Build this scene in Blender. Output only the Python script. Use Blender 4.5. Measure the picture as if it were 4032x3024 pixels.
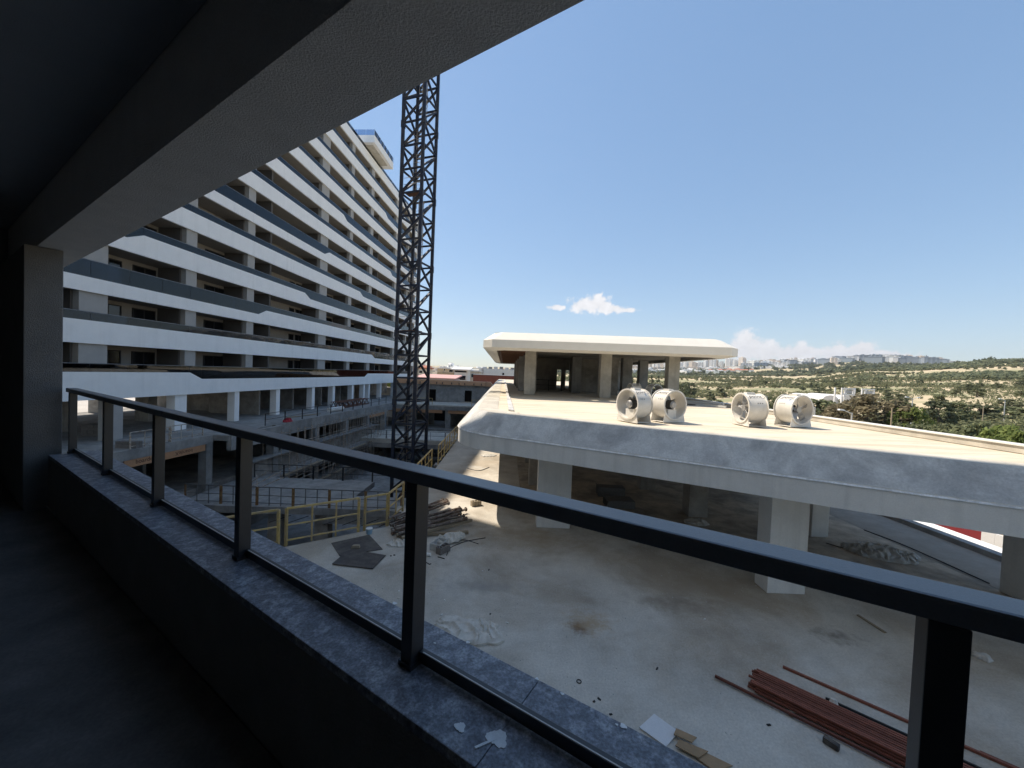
import bpy, bmesh, math, random
import numpy as np
from mathutils import Vector, Matrix, noise
R = math.radians
random.seed(7)
for o in list(bpy.data.objects): bpy.data.objects.remove(o, do_unlink=True)
SC = bpy.context.scene
COL = SC.collection

# ------------------------------------------------------------------ camera
CZ = 5.4                       # eye height above the terrace (z = 0)
FOC, PCX, PCY = 1514.0, 2016.0, 1512.0
pitch, roll = math.atan(41 / 1514.0), math.atan(0.040)
FW = Vector((0, math.cos(pitch), -math.sin(pitch)))
UP0 = Vector((0, math.sin(pitch), math.cos(pitch)))
XR = Vector((1, 0, 0))
RT = math.cos(roll) * XR + math.sin(roll) * UP0
UP = -math.sin(roll) * XR + math.cos(roll) * UP0
EYE = Vector((0, 0, CZ))
cam = bpy.data.cameras.new('camera'); camo = bpy.data.objects.new('camera', cam)
COL.objects.link(camo)
camo.matrix_world = Matrix(((RT.x, UP.x, -FW.x, 0), (RT.y, UP.y, -FW.y, 0), (RT.z, UP.z, -FW.z, CZ), (0, 0, 0, 1)))
cam.sensor_width = 36; cam.lens = 36 * FOC / 4032
cam.clip_start = 0.05; cam.clip_end = 30000
SC.camera = camo
def ray(x, y): return FW + RT * ((x - PCX) / FOC) - UP * ((y - PCY) / FOC)
def at(x, y, z=0.0):           # survey helper: the point of a level plane seen at a photo position
    r = ray(x, y); t = (z - CZ) / r.z; return EYE + r * t

# ------------------------------------------------------------------ sky + sun
SUN_AZ, SUN_EL = R(-66), R(57.2)
w = bpy.data.worlds.new('World'); SC.world = w; w.use_nodes = True
nt = w.node_tree; nt.nodes.clear()
def N(t, **k):
    n = nt.nodes.new(t)
    for a, b in k.items(): setattr(n, a, b)
    return n
def M(op, a, b=None, c=None, clamp=False):
    n = nt.nodes.new('ShaderNodeMath'); n.operation = op; n.use_clamp = clamp
    for i, v in enumerate((a, b, c)):
        if v is None: continue
        if isinstance(v, (int, float)): n.inputs[i].default_value = v
        else: nt.links.new(v, n.inputs[i])
    return n.outputs[0]
sky = N('ShaderNodeTexSky', sky_type='NISHITA'); sky.sun_disc = False
sky.sun_elevation = SUN_EL; sky.sun_rotation = SUN_AZ
sky.altitude = 50; sky.air_density = 1.0; sky.dust_density = 0.2; sky.ozone_density = 1.4
bg = N('ShaderNodeBackground'); bg.inputs[1].default_value = 0.135; gm = N('ShaderNodeGamma'); gm.inputs[1].default_value = 0.50; nt.links.new(sky.outputs[0], gm.inputs[0]); hs = N('ShaderNodeHueSaturation'); hs.inputs['Saturation'].default_value = 1.5; nt.links.new(gm.outputs[0], hs.inputs['Color']); ti = N('ShaderNodeMix', data_type='RGBA', blend_type='MULTIPLY'); ti.inputs[0].default_value = 1.0; ti.inputs[7].default_value = (0.90, 0.94, 1.0, 1); nt.links.new(hs.outputs[0], ti.inputs[6])
# cumulus: soft swellings given by photo position and half size, broken up by noise
tc = N('ShaderNodeTexCoord'); sp = N('ShaderNodeSeparateXYZ'); nt.links.new(tc.outputs['Generated'], sp.inputs[0])
ae = N('ShaderNodeCombineXYZ'); nt.links.new(M('ARCTAN2', sp.outputs[0], sp.outputs[1]), ae.inputs[0]); nt.links.new(M('ARCSINE', sp.outputs[2]), ae.inputs[1])
def azel(x, y):
    d = ray(x, y).normalized(); return math.atan2(d.x, d.y), math.asin(d.z)
PUFF = [(2315,1200,80,32),(2352,1194,52,34),(2405,1217,70,17),(2475,1221,45,9),(2190,1211,32,11),(2942,1366,72,62),(3010,1388,95,48),(3125,1394,130,40),(3290,1392,58,38),(3392,1386,60,44),(3350,1400,95,30),(3480,1404,115,24)]
cov = None
for (x, y, hw, hh) in PUFF:
    a0, e0 = azel(x, y); a1, _ = azel(x + hw, y); _, e1 = azel(x, y - hh)
    v1 = N('ShaderNodeVectorMath', operation='SUBTRACT'); nt.links.new(ae.outputs[0], v1.inputs[0]); v1.inputs[1].default_value = (a0, e0, 0)
    v2 = N('ShaderNodeVectorMath', operation='MULTIPLY'); nt.links.new(v1.outputs[0], v2.inputs[0]); v2.inputs[1].default_value = (1 / abs(a1 - a0), 1 / abs(e1 - e0), 0)
    v3 = N('ShaderNodeVectorMath', operation='LENGTH'); nt.links.new(v2.outputs[0], v3.inputs[0])
    cov = v3.outputs['Value'] if cov is None else M('MINIMUM', cov, v3.outputs['Value'])
nz = N('ShaderNodeTexNoise'); nz.inputs['Scale'].default_value = 46; nz.inputs['Detail'].default_value = 7; nz.inputs['Roughness'].default_value = 0.62; nt.links.new(tc.outputs['Generated'], nz.inputs['Vector'])
dens = M('SUBTRACT', M('MULTIPLY', nz.outputs[0], 2.3), M('ADD', M('MULTIPLY', cov, 0.85), 0.16))
mask = M('MULTIPLY', dens, 2.6, clamp=True)
lum = M('MULTIPLY_ADD', nz.outputs[0], 1.2, 1.95)
cc = N('ShaderNodeCombineXYZ')
for i_, k_ in enumerate((1.0, 1.0, 1.03)): nt.links.new(M('MULTIPLY', lum, k_), cc.inputs[i_])
cm = N('ShaderNodeMix', data_type='RGBA'); nt.links.new(mask, cm.inputs[0]); nt.links.new(ti.outputs[2], cm.inputs[6]); nt.links.new(cc.outputs[0], cm.inputs[7]); nt.links.new(cm.outputs[2], bg.inputs[0])

wo = N('ShaderNodeOutputWorld'); nt.links.new(bg.outputs[0], wo.inputs[0])

sun = bpy.data.lights.new('sun', 'SUN'); sun.energy = 2.3; sun.angle = R(0.55); sun.color = (1.0, 0.88, 0.73)
suno = bpy.data.objects.new('sun', sun); COL.objects.link(suno)
sd = Vector((math.sin(SUN_AZ) * math.cos(SUN_EL), math.cos(SUN_AZ) * math.cos(SUN_EL), math.sin(SUN_EL)))
suno.rotation_euler = sd.to_track_quat('Z', 'Y').to_euler(); suno.location = (0, 0, 80)
SC.view_settings.view_transform = 'Standard'; SC.view_settings.look = 'None'
SC.view_settings.exposure = 1.45; SC.view_settings.gamma = 1.0; SC.view_settings.use_curve_mapping = False

# ------------------------------------------------------------------ materials
MATS = {}
def mat(name, col, rough=0.85, var=0.12, scale=1.2, col2=None, bump=0.0, bscale=40, metal=0.0, spec=0.3, big=None, fine=0.05, streak=0.0, rnd=0.0, mask=(0.42, 0.62), aniso=None, dist=0.4):
    """procedural surface: base colour + cloudy second colour + fine grain (+ run-off streaks, + bump)"""
    m = bpy.data.materials.new(name); m.use_nodes = True; t = m.node_tree; t.nodes.clear(); L = t.links.new
    def n(ty, **k):
        q = t.nodes.new(ty)
        for a, b in k.items(): setattr(q, a, b)
        return q
    geo = n('ShaderNodeNewGeometry'); pos = geo.outputs['Position']
    if aniso: av = n('ShaderNodeVectorMath', operation='MULTIPLY'); L(pos, av.inputs[0]); av.inputs[1].default_value = aniso; pos = av.outputs[0]
    def nois(sc, det=6, ro=0.6, vec=None, dist=0.0):
        q = n('ShaderNodeTexNoise'); q.inputs['Scale'].default_value = sc; q.inputs['Detail'].default_value = det
        q.inputs['Roughness'].default_value = ro; q.inputs['Distortion'].default_value = dist; L(vec or pos, q.inputs['Vector']); return q.outputs[0]
    def mp(v, a, b, c=0.0, d=1.0):
        q = n('ShaderNodeMapRange'); L(v, q.inputs[0]); q.inputs[1].default_value = a; q.inputs[2].default_value = b; q.inputs[3].default_value = c; q.inputs[4].default_value = d; return q.outputs[0]
    def mixc(f, a, b, ty='MIX'):
        q = n('ShaderNodeMix', data_type='RGBA', blend_type=ty)
        for s, v in ((0, f), (6, a), (7, b)):
            if isinstance(v, (int, float)): q.inputs[s].default_value = v
            elif isinstance(v, tuple): q.inputs[s].default_value = (*v, 1)
            else: L(v, q.inputs[s])
        return q.outputs[2]
    c = col
    if col2: c = mixc(mp(nois(scale, 7, 0.62, None, dist), mask[0], mask[1]), col, col2)
    if var: 
        g = mp(nois(scale * 2.7, 8, 0.68), 0.3, 0.7, 1 - var, 1 + var * 0.6); gg = n('ShaderNodeCombineColor'); 
        for i in range(3): L(g, gg.inputs[i])
        c = mixc(1.0, c, gg.outputs[0], 'MULTIPLY')
    if fine:
        g = mp(nois(bscale * 1.3, 3, 0.7), 0.3, 0.7, 1 - fine, 1 + fine); gg = n('ShaderNodeCombineColor')
        for i in range(3): L(g, gg.inputs[i])
        c = mixc(1.0, c, gg.outputs[0], 'MULTIPLY')
    if streak:
        vm = n('ShaderNodeVectorMath', operation='MULTIPLY'); L(pos, vm.inputs[0]); vm.inputs[1].default_value = (2.6, 2.6, 0.10)
        s = mp(nois(1.0, 5, 0.6, vm.outputs[0]), 0.52, 0.72, 0.0, streak); c = mixc(s, c, tuple(x * 0.35 for x in col))
    if rnd:
        oi = n('ShaderNodeObjectInfo'); g = mp(oi.outputs['Random'], 0, 1, 1 - rnd, 1 + rnd); gg = n('ShaderNodeCombineColor')
        for i in range(3): L(g, gg.inputs[i])
        c = mixc(1.0, c, gg.outputs[0], 'MULTIPLY')
    b = n('ShaderNodeBsdfPrincipled'); b.inputs['Roughness'].default_value = rough; b.inputs['Metallic'].default_value = metal
    b.inputs['Specular IOR Level'].default_value = spec
    if isinstance(c, tuple): b.inputs['Base Color'].default_value = (*c, 1)
    else: L(c, b.inputs['Base Color'])
    if bump:
        bp = n('ShaderNodeBump'); bp.inputs['Strength'].default_value = bump; bp.inputs['Distance'].default_value = 0.02
        L(nois(bscale, 5, 0.65), bp.inputs['Height']); L(bp.outputs[0], b.inputs['Normal'])
    o = n('ShaderNodeOutputMaterial'); L(b.outputs[0], o.inputs[0]); MATS[name] = m; return m

def spot(m, centre, rad, col, seed=0.0, stretch=(1, 1)):
    """a stain with its own ragged outline at one place of a surface"""
    t = m.node_tree; L = t.links.new; b = next(q for q in t.nodes if q.type == 'BSDF_PRINCIPLED'); geo = next(q for q in t.nodes if q.type == 'NEW_GEOMETRY')
    def n(ty, **k):
        q = t.nodes.new(ty)
        for a, c in k.items(): setattr(q, a, c)
        return q
    vs = n('ShaderNodeVectorMath', operation='SUBTRACT'); L(geo.outputs['Position'], vs.inputs[0]); vs.inputs[1].default_value = centre
    vm = n('ShaderNodeVectorMath', operation='MULTIPLY'); L(vs.outputs[0], vm.inputs[0]); vm.inputs[1].default_value = (1 / rad / stretch[0], 1 / rad / stretch[1], 0.0)
    ln = n('ShaderNodeVectorMath', operation='LENGTH'); L(vm.outputs[0], ln.inputs[0])
    q = n('ShaderNodeTexNoise'); q.inputs['Scale'].default_value = 3.2 / rad; q.inputs['Detail'].default_value = 7; q.inputs['Roughness'].default_value = 0.7; L(geo.outputs['Position'], q.inputs['Vector'])
    ad = n('ShaderNodeMath', operation='MULTIPLY_ADD'); L(q.outputs[0], ad.inputs[0]); ad.inputs[1].default_value = 2.0; L(ln.outputs['Value'], ad.inputs[2])
    mr = n('ShaderNodeMapRange'); L(ad.outputs[0], mr.inputs[0]); mr.inputs[1].default_value = 1.75; mr.inputs[2].default_value = 0.9; mr.inputs[3].default_value = 0; mr.inputs[4].default_value = 0.9
    mi = n('ShaderNodeMix', data_type='RGBA'); L(mr.outputs[0], mi.inputs[0]); lk = b.inputs['Base Color'].links[0]; L(lk.from_socket, mi.inputs[6]); mi.inputs[7].default_value = (*col, 1); L(mi.outputs[2], b.inputs['Base Color'])

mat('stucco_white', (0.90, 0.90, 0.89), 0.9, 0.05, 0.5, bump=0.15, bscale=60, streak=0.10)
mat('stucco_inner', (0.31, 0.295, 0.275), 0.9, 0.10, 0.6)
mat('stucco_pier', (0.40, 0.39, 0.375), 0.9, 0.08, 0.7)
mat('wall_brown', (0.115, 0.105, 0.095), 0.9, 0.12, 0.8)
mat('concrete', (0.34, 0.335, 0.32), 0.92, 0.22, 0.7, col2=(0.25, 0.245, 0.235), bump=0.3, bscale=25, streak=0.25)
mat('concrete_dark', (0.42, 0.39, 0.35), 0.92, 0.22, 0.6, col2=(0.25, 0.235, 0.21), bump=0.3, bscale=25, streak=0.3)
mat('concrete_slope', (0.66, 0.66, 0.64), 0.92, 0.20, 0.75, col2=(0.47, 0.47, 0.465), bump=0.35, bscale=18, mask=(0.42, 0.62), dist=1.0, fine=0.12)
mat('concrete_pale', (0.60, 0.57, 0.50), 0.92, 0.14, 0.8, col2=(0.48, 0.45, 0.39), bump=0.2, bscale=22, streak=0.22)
mat('fascia_white', (0.80, 0.79, 0.76), 0.9, 0.07, 0.8, bump=0.12, bscale=30, streak=0.22)
mat('roof_screed', (0.69, 0.62, 0.50), 0.95, 0.14, 0.9, aniso=(0.35, 2.2, 1), col2=(0.57, 0.50, 0.39), bump=0.2, bscale=14)
mat('pavilion_white', (0.76, 0.74, 0.68), 0.9, 0.05, 0.6, bump=0.12, bscale=30)
mat('patch_ochre', (0.55, 0.44, 0.25), 0.9, 0.05, 2)
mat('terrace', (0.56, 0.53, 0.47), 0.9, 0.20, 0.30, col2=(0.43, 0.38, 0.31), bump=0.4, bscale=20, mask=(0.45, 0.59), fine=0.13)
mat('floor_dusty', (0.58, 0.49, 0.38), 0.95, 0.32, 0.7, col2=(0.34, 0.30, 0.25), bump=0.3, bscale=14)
mat('sill_stone', (0.155, 0.165, 0.195), 0.45, 0.45, 16.0, col2=(0.36, 0.375, 0.41), bump=0.12, bscale=70, mask=(0.46, 0.66), fine=0.5, spec=0.5)
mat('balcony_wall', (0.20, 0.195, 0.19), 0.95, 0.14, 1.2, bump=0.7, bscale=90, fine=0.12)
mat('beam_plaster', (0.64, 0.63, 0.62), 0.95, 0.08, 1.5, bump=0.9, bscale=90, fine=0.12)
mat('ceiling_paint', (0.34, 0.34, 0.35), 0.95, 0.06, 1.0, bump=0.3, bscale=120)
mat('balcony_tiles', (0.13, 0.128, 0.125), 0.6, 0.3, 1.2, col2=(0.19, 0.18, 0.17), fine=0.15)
mat('rail_dark', (0.15, 0.16, 0.18), 0.38, 0.10, 6, spec=0.7, bump=0.08, bscale=160, fine=0.1)
mat('rail_black', (0.03, 0.031, 0.035), 0.40, 0.10, 6, spec=0.5, bump=0.06, bscale=160, fine=0.1)
mat('gasket', (0.62, 0.58, 0.52), 0.6, 0.1, 8)
mat('paint_splat', (0.85, 0.85, 0.84), 0.6, 0.12, 20)
mat('crane_blue', (0.012, 0.020, 0.045), 0.55, 0.3, 2.5, col2=(0.04, 0.04, 0.045), spec=0.4)
mat('crane_rust', (0.16, 0.085, 0.055), 0.85, 0.3, 3)
mat('steel_grey', (0.20, 0.20, 0.20), 0.6, 0.2, 4, metal=0.3)
mat('steel_black', (0.03, 0.03, 0.033), 0.6, 0.2, 4)
mat('scaffold', (0.48, 0.45, 0.40), 0.7, 0.3, 5, col2=(0.34, 0.25, 0.18))
mat('fence_yellow', (0.56, 0.40, 0.15), 0.75, 0.25, 4, col2=(0.46, 0.36, 0.22), rnd=0.12)
mat('fence_rusty', (0.32, 0.20, 0.085), 0.8, 0.3, 5, col2=(0.20, 0.10, 0.05))
mat('board_orange', (0.52, 0.285, 0.155), 0.9, 0.12, 1.5, rnd=0.06)
mat('print_dark', (0.055, 0.03, 0.025), 0.9, 0.0, 1, fine=0)
mat('window_frame', (0.02, 0.02, 0.022), 0.5, 0.0, 1, fine=0)
mat('window_dark', (0.012, 0.013, 0.015), 0.06, 0.0, 1, fine=0, spec=0.6)
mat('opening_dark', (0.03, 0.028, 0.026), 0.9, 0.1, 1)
mat('fan_cream', (0.74, 0.72, 0.67), 0.48, 0.06, 2, col2=(0.66, 0.635, 0.58), spec=0.4, rnd=0.04)
mat('fan_motor', (0.05, 0.052, 0.055), 0.5, 0.1, 6)
mat('fan_metal', (0.38, 0.38, 0.38), 0.4, 0.1, 6, metal=0.6)
mat('print_black', (0.02, 0.02, 0.02), 0.6, 0, 1, fine=0)
mat('print_red', (0.5, 0.05, 0.04), 0.6, 0, 1, fine=0)
mat('sticker_blue', (0.30, 0.38, 0.48), 0.5, 0, 1, fine=0)
mat('pipe_rust', (0.13, 0.085, 0.065), 0.85, 0.3, 6, col2=(0.27, 0.235, 0.20), rnd=0.3, mask=(0.40, 0.6))
mat('timber', (0.33, 0.27, 0.19), 0.85, 0.2, 6, rnd=0.15)
mat('board_dark', (0.085, 0.075, 0.07), 0.8, 0.25, 2.5, col2=(0.13, 0.115, 0.10))
mat('tarp', (0.66, 0.63, 0.57), 0.9, 0.10, 5, col2=(0.56, 0.53, 0.47))
mat('tarp_grey', (0.58, 0.57, 0.54), 0.9, 0.10, 5, col2=(0.47, 0.46, 0.43))
mat('steel_primer', (0.20, 0.072, 0.048), 0.55, 0.2, 4, rnd=0.4)
mat('white_board', (0.70, 0.71, 0.72), 0.6, 0.05, 3)
mat('cardboard', (0.36, 0.25, 0.15), 0.9, 0.1, 4, rnd=0.1)
mat('bucket', (0.30, 0.46, 0.58), 0.5, 0.05, 4)
mat('plastic_white', (0.72, 0.72, 0.70), 0.5, 0.05, 5)
mat('plastic_black', (0.02, 0.02, 0.02), 0.5, 0.05, 5)
mat('cloth_red', (0.42, 0.05, 0.07), 0.9, 0.2, 5)
mat('block', (0.36, 0.30, 0.22), 0.95, 0.2, 6, rnd=0.1)
mat('block_grey', (0.20, 0.18, 0.165), 0.95, 0.2, 6, rnd=0.15)
mat('truss_rust', (0.17, 0.085, 0.06), 0.85, 0.3, 4)
mat('soffit_rust', (0.075, 0.038, 0.03), 0.85, 0.25, 3)
mat('asphalt', (0.33, 0.285, 0.235), 0.95, 0.2, 0.8, bump=0.3, bscale=30)
mat('street', (0.46, 0.44, 0.41), 0.95, 0.15, 0.2)
mat('brick_red', (0.22, 0.075, 0.055), 0.9, 0.15, 0.5)
mat('house_cream', (0.56, 0.50, 0.42), 0.9, 0.10, 0.4, rnd=0.08)
mat('house_stone', (0.42, 0.34, 0.24), 0.9, 0.2, 1.0)
mat('house_white', (0.68, 0.68, 0.66), 0.9, 0.08, 0.4, rnd=0.06)
mat('house_grey', (0.44, 0.45, 0.46), 0.9, 0.12, 0.4)
mat('roof_pink', (0.58, 0.36, 0.33), 0.8, 0.1, 0.6)
mat('roof_white', (0.74, 0.73, 0.70), 0.7, 0.06, 0.5)
mat('roof_tile', (0.40, 0.16, 0.10), 0.85, 0.15, 1)
mat('hoarding_white', (0.75, 0.75, 0.74), 0.6, 0.04, 1)
mat('hoarding_red', (0.25, 0.04, 0.045), 0.6, 0.06, 1)
mat('drip_white', (0.90, 0.90, 0.90), 0.8, 0.25, 3.0, col2=(0.62, 0.62, 0.61))
mat('lamp_grey', (0.50, 0.51, 0.50), 0.6, 0.05, 2)
mat('bark', (0.13, 0.105, 0.08), 0.95, 0.2, 4)
mat('ac_white', (0.66, 0.66, 0.64), 0.5, 0.05, 3)
def special(name, build):
    m = bpy.data.materials.new(name); m.use_nodes = True; t = m.node_tree; t.nodes.clear(); build(t); MATS[name] = m; return m
def _glass(tint, refl):
    def b(t):
        L = t.links.new
        tr = t.nodes.new('ShaderNodeBsdfTransparent'); tr.inputs[0].default_value = (*tint, 1)
        gl = t.nodes.new('ShaderNodeBsdfGlossy'); gl.inputs['Roughness'].default_value = 0.02; gl.inputs[0].default_value = (0.9, 0.95, 1, 1)
        fr = t.nodes.new('ShaderNodeFresnel'); fr.inputs[0].default_value = refl
        mx = t.nodes.new('ShaderNodeMixShader'); L(fr.outputs[0], mx.inputs[0]); L(tr.outputs[0], mx.inputs[1]); L(gl.outputs[0], mx.inputs[2])
        o = t.nodes.new('ShaderNodeOutputMaterial'); L(mx.outputs[0], o.inputs[0])
    return b
special('glass_smoked', _glass((0.16, 0.185, 0.23), 1.5))
special('glass_clear', _glass((0.62, 0.70, 0.80), 1.5))
def _leaf(c1, c2, hue=0.0):
    def b(t):
        L = t.links.new
        g = t.nodes.new('ShaderNodeNewGeometry'); oi = t.nodes.new('ShaderNodeObjectInfo')
        mr = t.nodes.new('ShaderNodeMix'); mr.data_type = 'RGBA'; L(g.outputs['Random Per Island'], mr.inputs[0]); mr.inputs[6].default_value = (*c1, 1); mr.inputs[7].default_value = (*c2, 1)
        hs = t.nodes.new('ShaderNodeHueSaturation'); L(mr.outputs[2], hs.inputs['Color'])
        mv = t.nodes.new('ShaderNodeMapRange'); L(oi.outputs['Random'], mv.inputs[0]); mv.inputs[3].default_value = 0.75; mv.inputs[4].default_value = 1.25; L(mv.outputs[0], hs.inputs['Value'])
        d = t.nodes.new('ShaderNodeBsdfDiffuse'); L(hs.outputs[0], d.inputs[0])
        tl = t.nodes.new('ShaderNodeBsdfTranslucent'); L(hs.outputs[0], tl.inputs[0])
        mx = t.nodes.new('ShaderNodeMixShader'); mx.inputs[0].default_value = 0.38; L(d.outputs[0], mx.inputs[1]); L(tl.outputs[0], mx.inputs[2])
        o = t.nodes.new('ShaderNodeOutputMaterial'); L(mx.outputs[0], o.inputs[0])
    return b
special('leaf_green', _leaf((0.13, 0.15, 0.085), (0.25, 0.265, 0.145)))
special('leaf_dark', _leaf((0.115, 0.135, 0.085), (0.20, 0.215, 0.13)))
special('leaf_olive', _leaf((0.14, 0.12, 0.08), (0.24, 0.21, 0.13)))
special('leaf_bright', _leaf((0.12, 0.155, 0.05), (0.22, 0.26, 0.09)))
special('leaf_scrub', _leaf((0.13, 0.14, 0.08), (0.24, 0.245, 0.14)))
def _city(wall, win, rnd):
    def b(t):
        L = t.links.new
        tc = t.nodes.new('ShaderNodeNewGeometry'); sp = t.nodes.new('ShaderNodeSeparateXYZ'); L(tc.outputs['Position'], sp.inputs[0])
        def m(op, a, c):
            q = t.nodes.new('ShaderNodeMath'); q.operation = op
            for i, v in enumerate((a, c)):
                if isinstance(v, (int, float)): q.inputs[i].default_value = v
                else: L(v, q.inputs[i])
            return q.outputs[0]
        fz = m('GREATER_THAN', m('FRACT', m('DIVIDE', sp.outputs[2], 3.1), 0), 0.48)
        fx = m('GREATER_THAN', m('FRACT', m('DIVIDE', m('ADD', sp.outputs[0], m('MULTIPLY', sp.outputs[1], 0.7)), 5.2), 0), 0.42)
        sn = t.nodes.new('ShaderNodeSeparateXYZ'); L(tc.outputs['Normal'], sn.inputs[0])
        side = m('LESS_THAN', m('ABSOLUTE', sn.outputs[2], 0), 0.4)
        wm = m('MULTIPLY', m('MULTIPLY', fz, fx), side)
        oi = t.nodes.new('ShaderNodeObjectInfo'); mv = t.nodes.new('ShaderNodeMapRange'); L(oi.outputs['Random'], mv.inputs[0]); mv.inputs[3].default_value = 1 - rnd; mv.inputs[4].default_value = 1 + rnd * .5
        hs = t.nodes.new('ShaderNodeHueSaturation'); hs.inputs['Color'].default_value = (*wall, 1); L(mv.outputs[0], hs.inputs['Value'])
        mx = t.nodes.new('ShaderNodeMix'); mx.data_type = 'RGBA'; L(wm, mx.inputs[0]); L(hs.outputs[0], mx.inputs[6]); mx.inputs[7].default_value = (*win, 1)
        p = t.nodes.new('ShaderNodeBsdfPrincipled'); p.inputs['Roughness'].default_value = 0.8; L(mx.outputs[2], p.inputs['Base Color'])
        o = t.nodes.new('ShaderNodeOutputMaterial'); L(p.outputs[0], o.inputs[0])
    return b
special('city_white', _city((0.90, 0.89, 0.87), (0.34, 0.35, 0.37), 0.12))
special('city_beige', _city((0.78, 0.68, 0.58), (0.30, 0.28, 0.27), 0.2))
special('city_glass', _city((0.30, 0.35, 0.40), (0.12, 0.15, 0.19), 0.3))
special('city_low', _city((0.84, 0.83, 0.80), (0.5, 0.5, 0.5), 0.2))
def _terrain(t):
    L = t.links.new
    g = t.nodes.new('ShaderNodeNewGeometry')
    def nz(sc, det, ro):
        q = t.nodes.new('ShaderNodeTexNoise'); q.inputs['Scale'].default_value = sc; q.inputs['Detail'].default_value = det; q.inputs['Roughness'].default_value = ro; L(g.outputs['Position'], q.inputs['Vector']); return q.outputs[0]
    def ramp(v, a, b):
        q = t.nodes.new('ShaderNodeMapRange'); L(v, q.inputs[0]); q.inputs[1].default_value = a; q.inputs[2].default_value = b; return q.outputs[0]
    def mix(f, a, b):
        q = t.nodes.new('ShaderNodeMix'); q.data_type = 'RGBA'; L(f, q.inputs[0])
        for s, v in ((6, a), (7, b)):
            if isinstance(v, tuple): q.inputs[s].default_value = (*v, 1)
            else: L(v, q.inputs[s])
        return q.outputs[2]
    c = mix(ramp(nz(0.012, 6, .6), .40, .62), (0.58, 0.47, 0.32), (0.50, 0.42, 0.28))
    c = mix(ramp(nz(0.02, 9, .68), .48, .57), c, (0.28, 0.28, 0.16))
    c = mix(ramp(nz(0.15, 6, .7), .58, .70), c, (0.22, 0.22, 0.125))
    p = t.nodes.new('ShaderNodeBsdfPrincipled'); p.inputs['Roughness'].default_value = 1; p.inputs['Specular IOR Level'].default_value = 0.05; L(c, p.inputs['Base Color'])
    o = t.nodes.new('ShaderNodeOutputMaterial'); L(p.outputs[0], o.inputs[0])
special('terrain', _terrain)

# ------------------------------------------------------------------ mesh helpers
class Fr:                      # a horizontal frame: a along azimuth, b to its right, c up
    def __init__(s, az, o=(0, 0, 0), right=1):
        a = R(az); s.u = Vector((math.sin(a), math.cos(a), 0)); s.n = Vector((math.cos(a), -math.sin(a), 0)) * right; s.o = Vector(o)
    def __call__(s, a, b, c): return s.o + s.u * a + s.n * b + Vector((0, 0, c))
    def inv(s, p): d = Vector(p) - s.o; return d.dot(s.u), d.dot(s.n)
WORLD = Fr(90, right=-1)       # a = X, b = Y
class MB:
    def __init__(s): s.v = []; s.f = []
    def add(s, vs, fs):
        o = len(s.v); s.v += [tuple(p) for p in vs]; s.f += [tuple(i + o for i in f) for f in fs]; return s
    def hexa(s, p):            # 8 corners: bottom ring, top ring
        return s.add(p, [(3, 2, 1, 0), (4, 5, 6, 7), (0, 1, 5, 4), (1, 2, 6, 5), (2, 3, 7, 6), (3, 0, 4, 7)])
    def box(s, fr, a0, a1, b0, b1, c0, c1):
        return s.hexa([fr(a, b, c) for c in (c0, c1) for a, b in ((a0, b0), (a1, b0), (a1, b1), (a0, b1))])
    def prism(s, fr, pts, c0, c1):
        n = len(pts); vs = [fr(a, b, c0) for a, b in pts] + [fr(a, b, c1) for a, b in pts]
        return s.add(vs, [tuple(range(n - 1, -1, -1)), tuple(range(n, 2 * n))] + [(i, (i + 1) % n, (i + 1) % n + n, i + n) for i in range(n)])
    def tube(s, p, q, r, n=8, r2=None, cap=True):
        p = Vector(p); q = Vector(q); d = (q - p).normalized(); h = d.cross(Vector((0, 0, 1)))
        if h.length < 1e-4: h = Vector((1, 0, 0))
        h.normalize(); k = d.cross(h); r2 = r if r2 is None else r2
        vs = [c + (h * math.cos(2 * math.pi * i / n) + k * math.sin(2 * math.pi * i / n)) * rr for c, rr in ((p, r), (q, r2)) for i in range(n)]
        fs = [(i, (i + 1) % n, (i + 1) % n + n, i + n) for i in range(n)]
        if cap: fs += [tuple(range(n - 1, -1, -1)), tuple(range(n, 2 * n))]
        return s.add(vs, fs)
    def bar(s, p, q, w, h=None):
        p = Vector(p); q = Vector(q); h = w if h is None else h; d = (q - p).normalized(); k = d.cross(Vector((0, 0, 1)))
        if k.length < 1e-4: k = Vector((1, 0, 0))
        k.normalize(); m = k.cross(d); k = k * w / 2; m = m * h / 2
        return s.hexa([p - k - m, p + k - m, p + k + m, p - k + m, q - k - m, q + k - m, q + k + m, q - k + m])
    def path(s, pts, r, n=6):
        for a, b in zip(pts, pts[1:]): s.tube(a, b, r, n)
        return s
    def mesh(s, name, bevel=0.0, smooth=False, seg=2, origin=None):
        me = bpy.data.meshes.new(name); o = Vector(origin) if origin is not None else Vector((0, 0, 0))
        me.from_pydata([tuple(Vector(p) - o) for p in s.v], [], s.f); bm = bmesh.new(); bm.from_mesh(me)
        bmesh.ops.recalc_face_normals(bm, faces=bm.faces)
        if bevel: bmesh.ops.bevel(bm, geom=list(bm.edges), offset=bevel, segments=seg, affect='EDGES', clamp_overlap=True, profile=0.6)
        if smooth:
            for f in bm.faces: f.smooth = True
        bm.to_mesh(me); bm.free()
        if smooth:
            try: me.set_sharp_from_angle(angle=R(40))
            except Exception: pass
        return me
def tag(o, label=None, cat=None, group=None, kind=None):
    for k, v in (('label', label), ('category', cat), ('group', group), ('kind', kind)):
        if v: o[k] = v
    return o
def link(name, me, m, parent=None, loc=None):
    o = bpy.data.objects.new(name, me); COL.objects.link(o)
    if me is not None and m is not None and len(me.materials) == 0: me.materials.append(MATS[m])
    if parent is not None: o.parent = parent
    if loc is not None: o.location = loc
    return o
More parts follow.
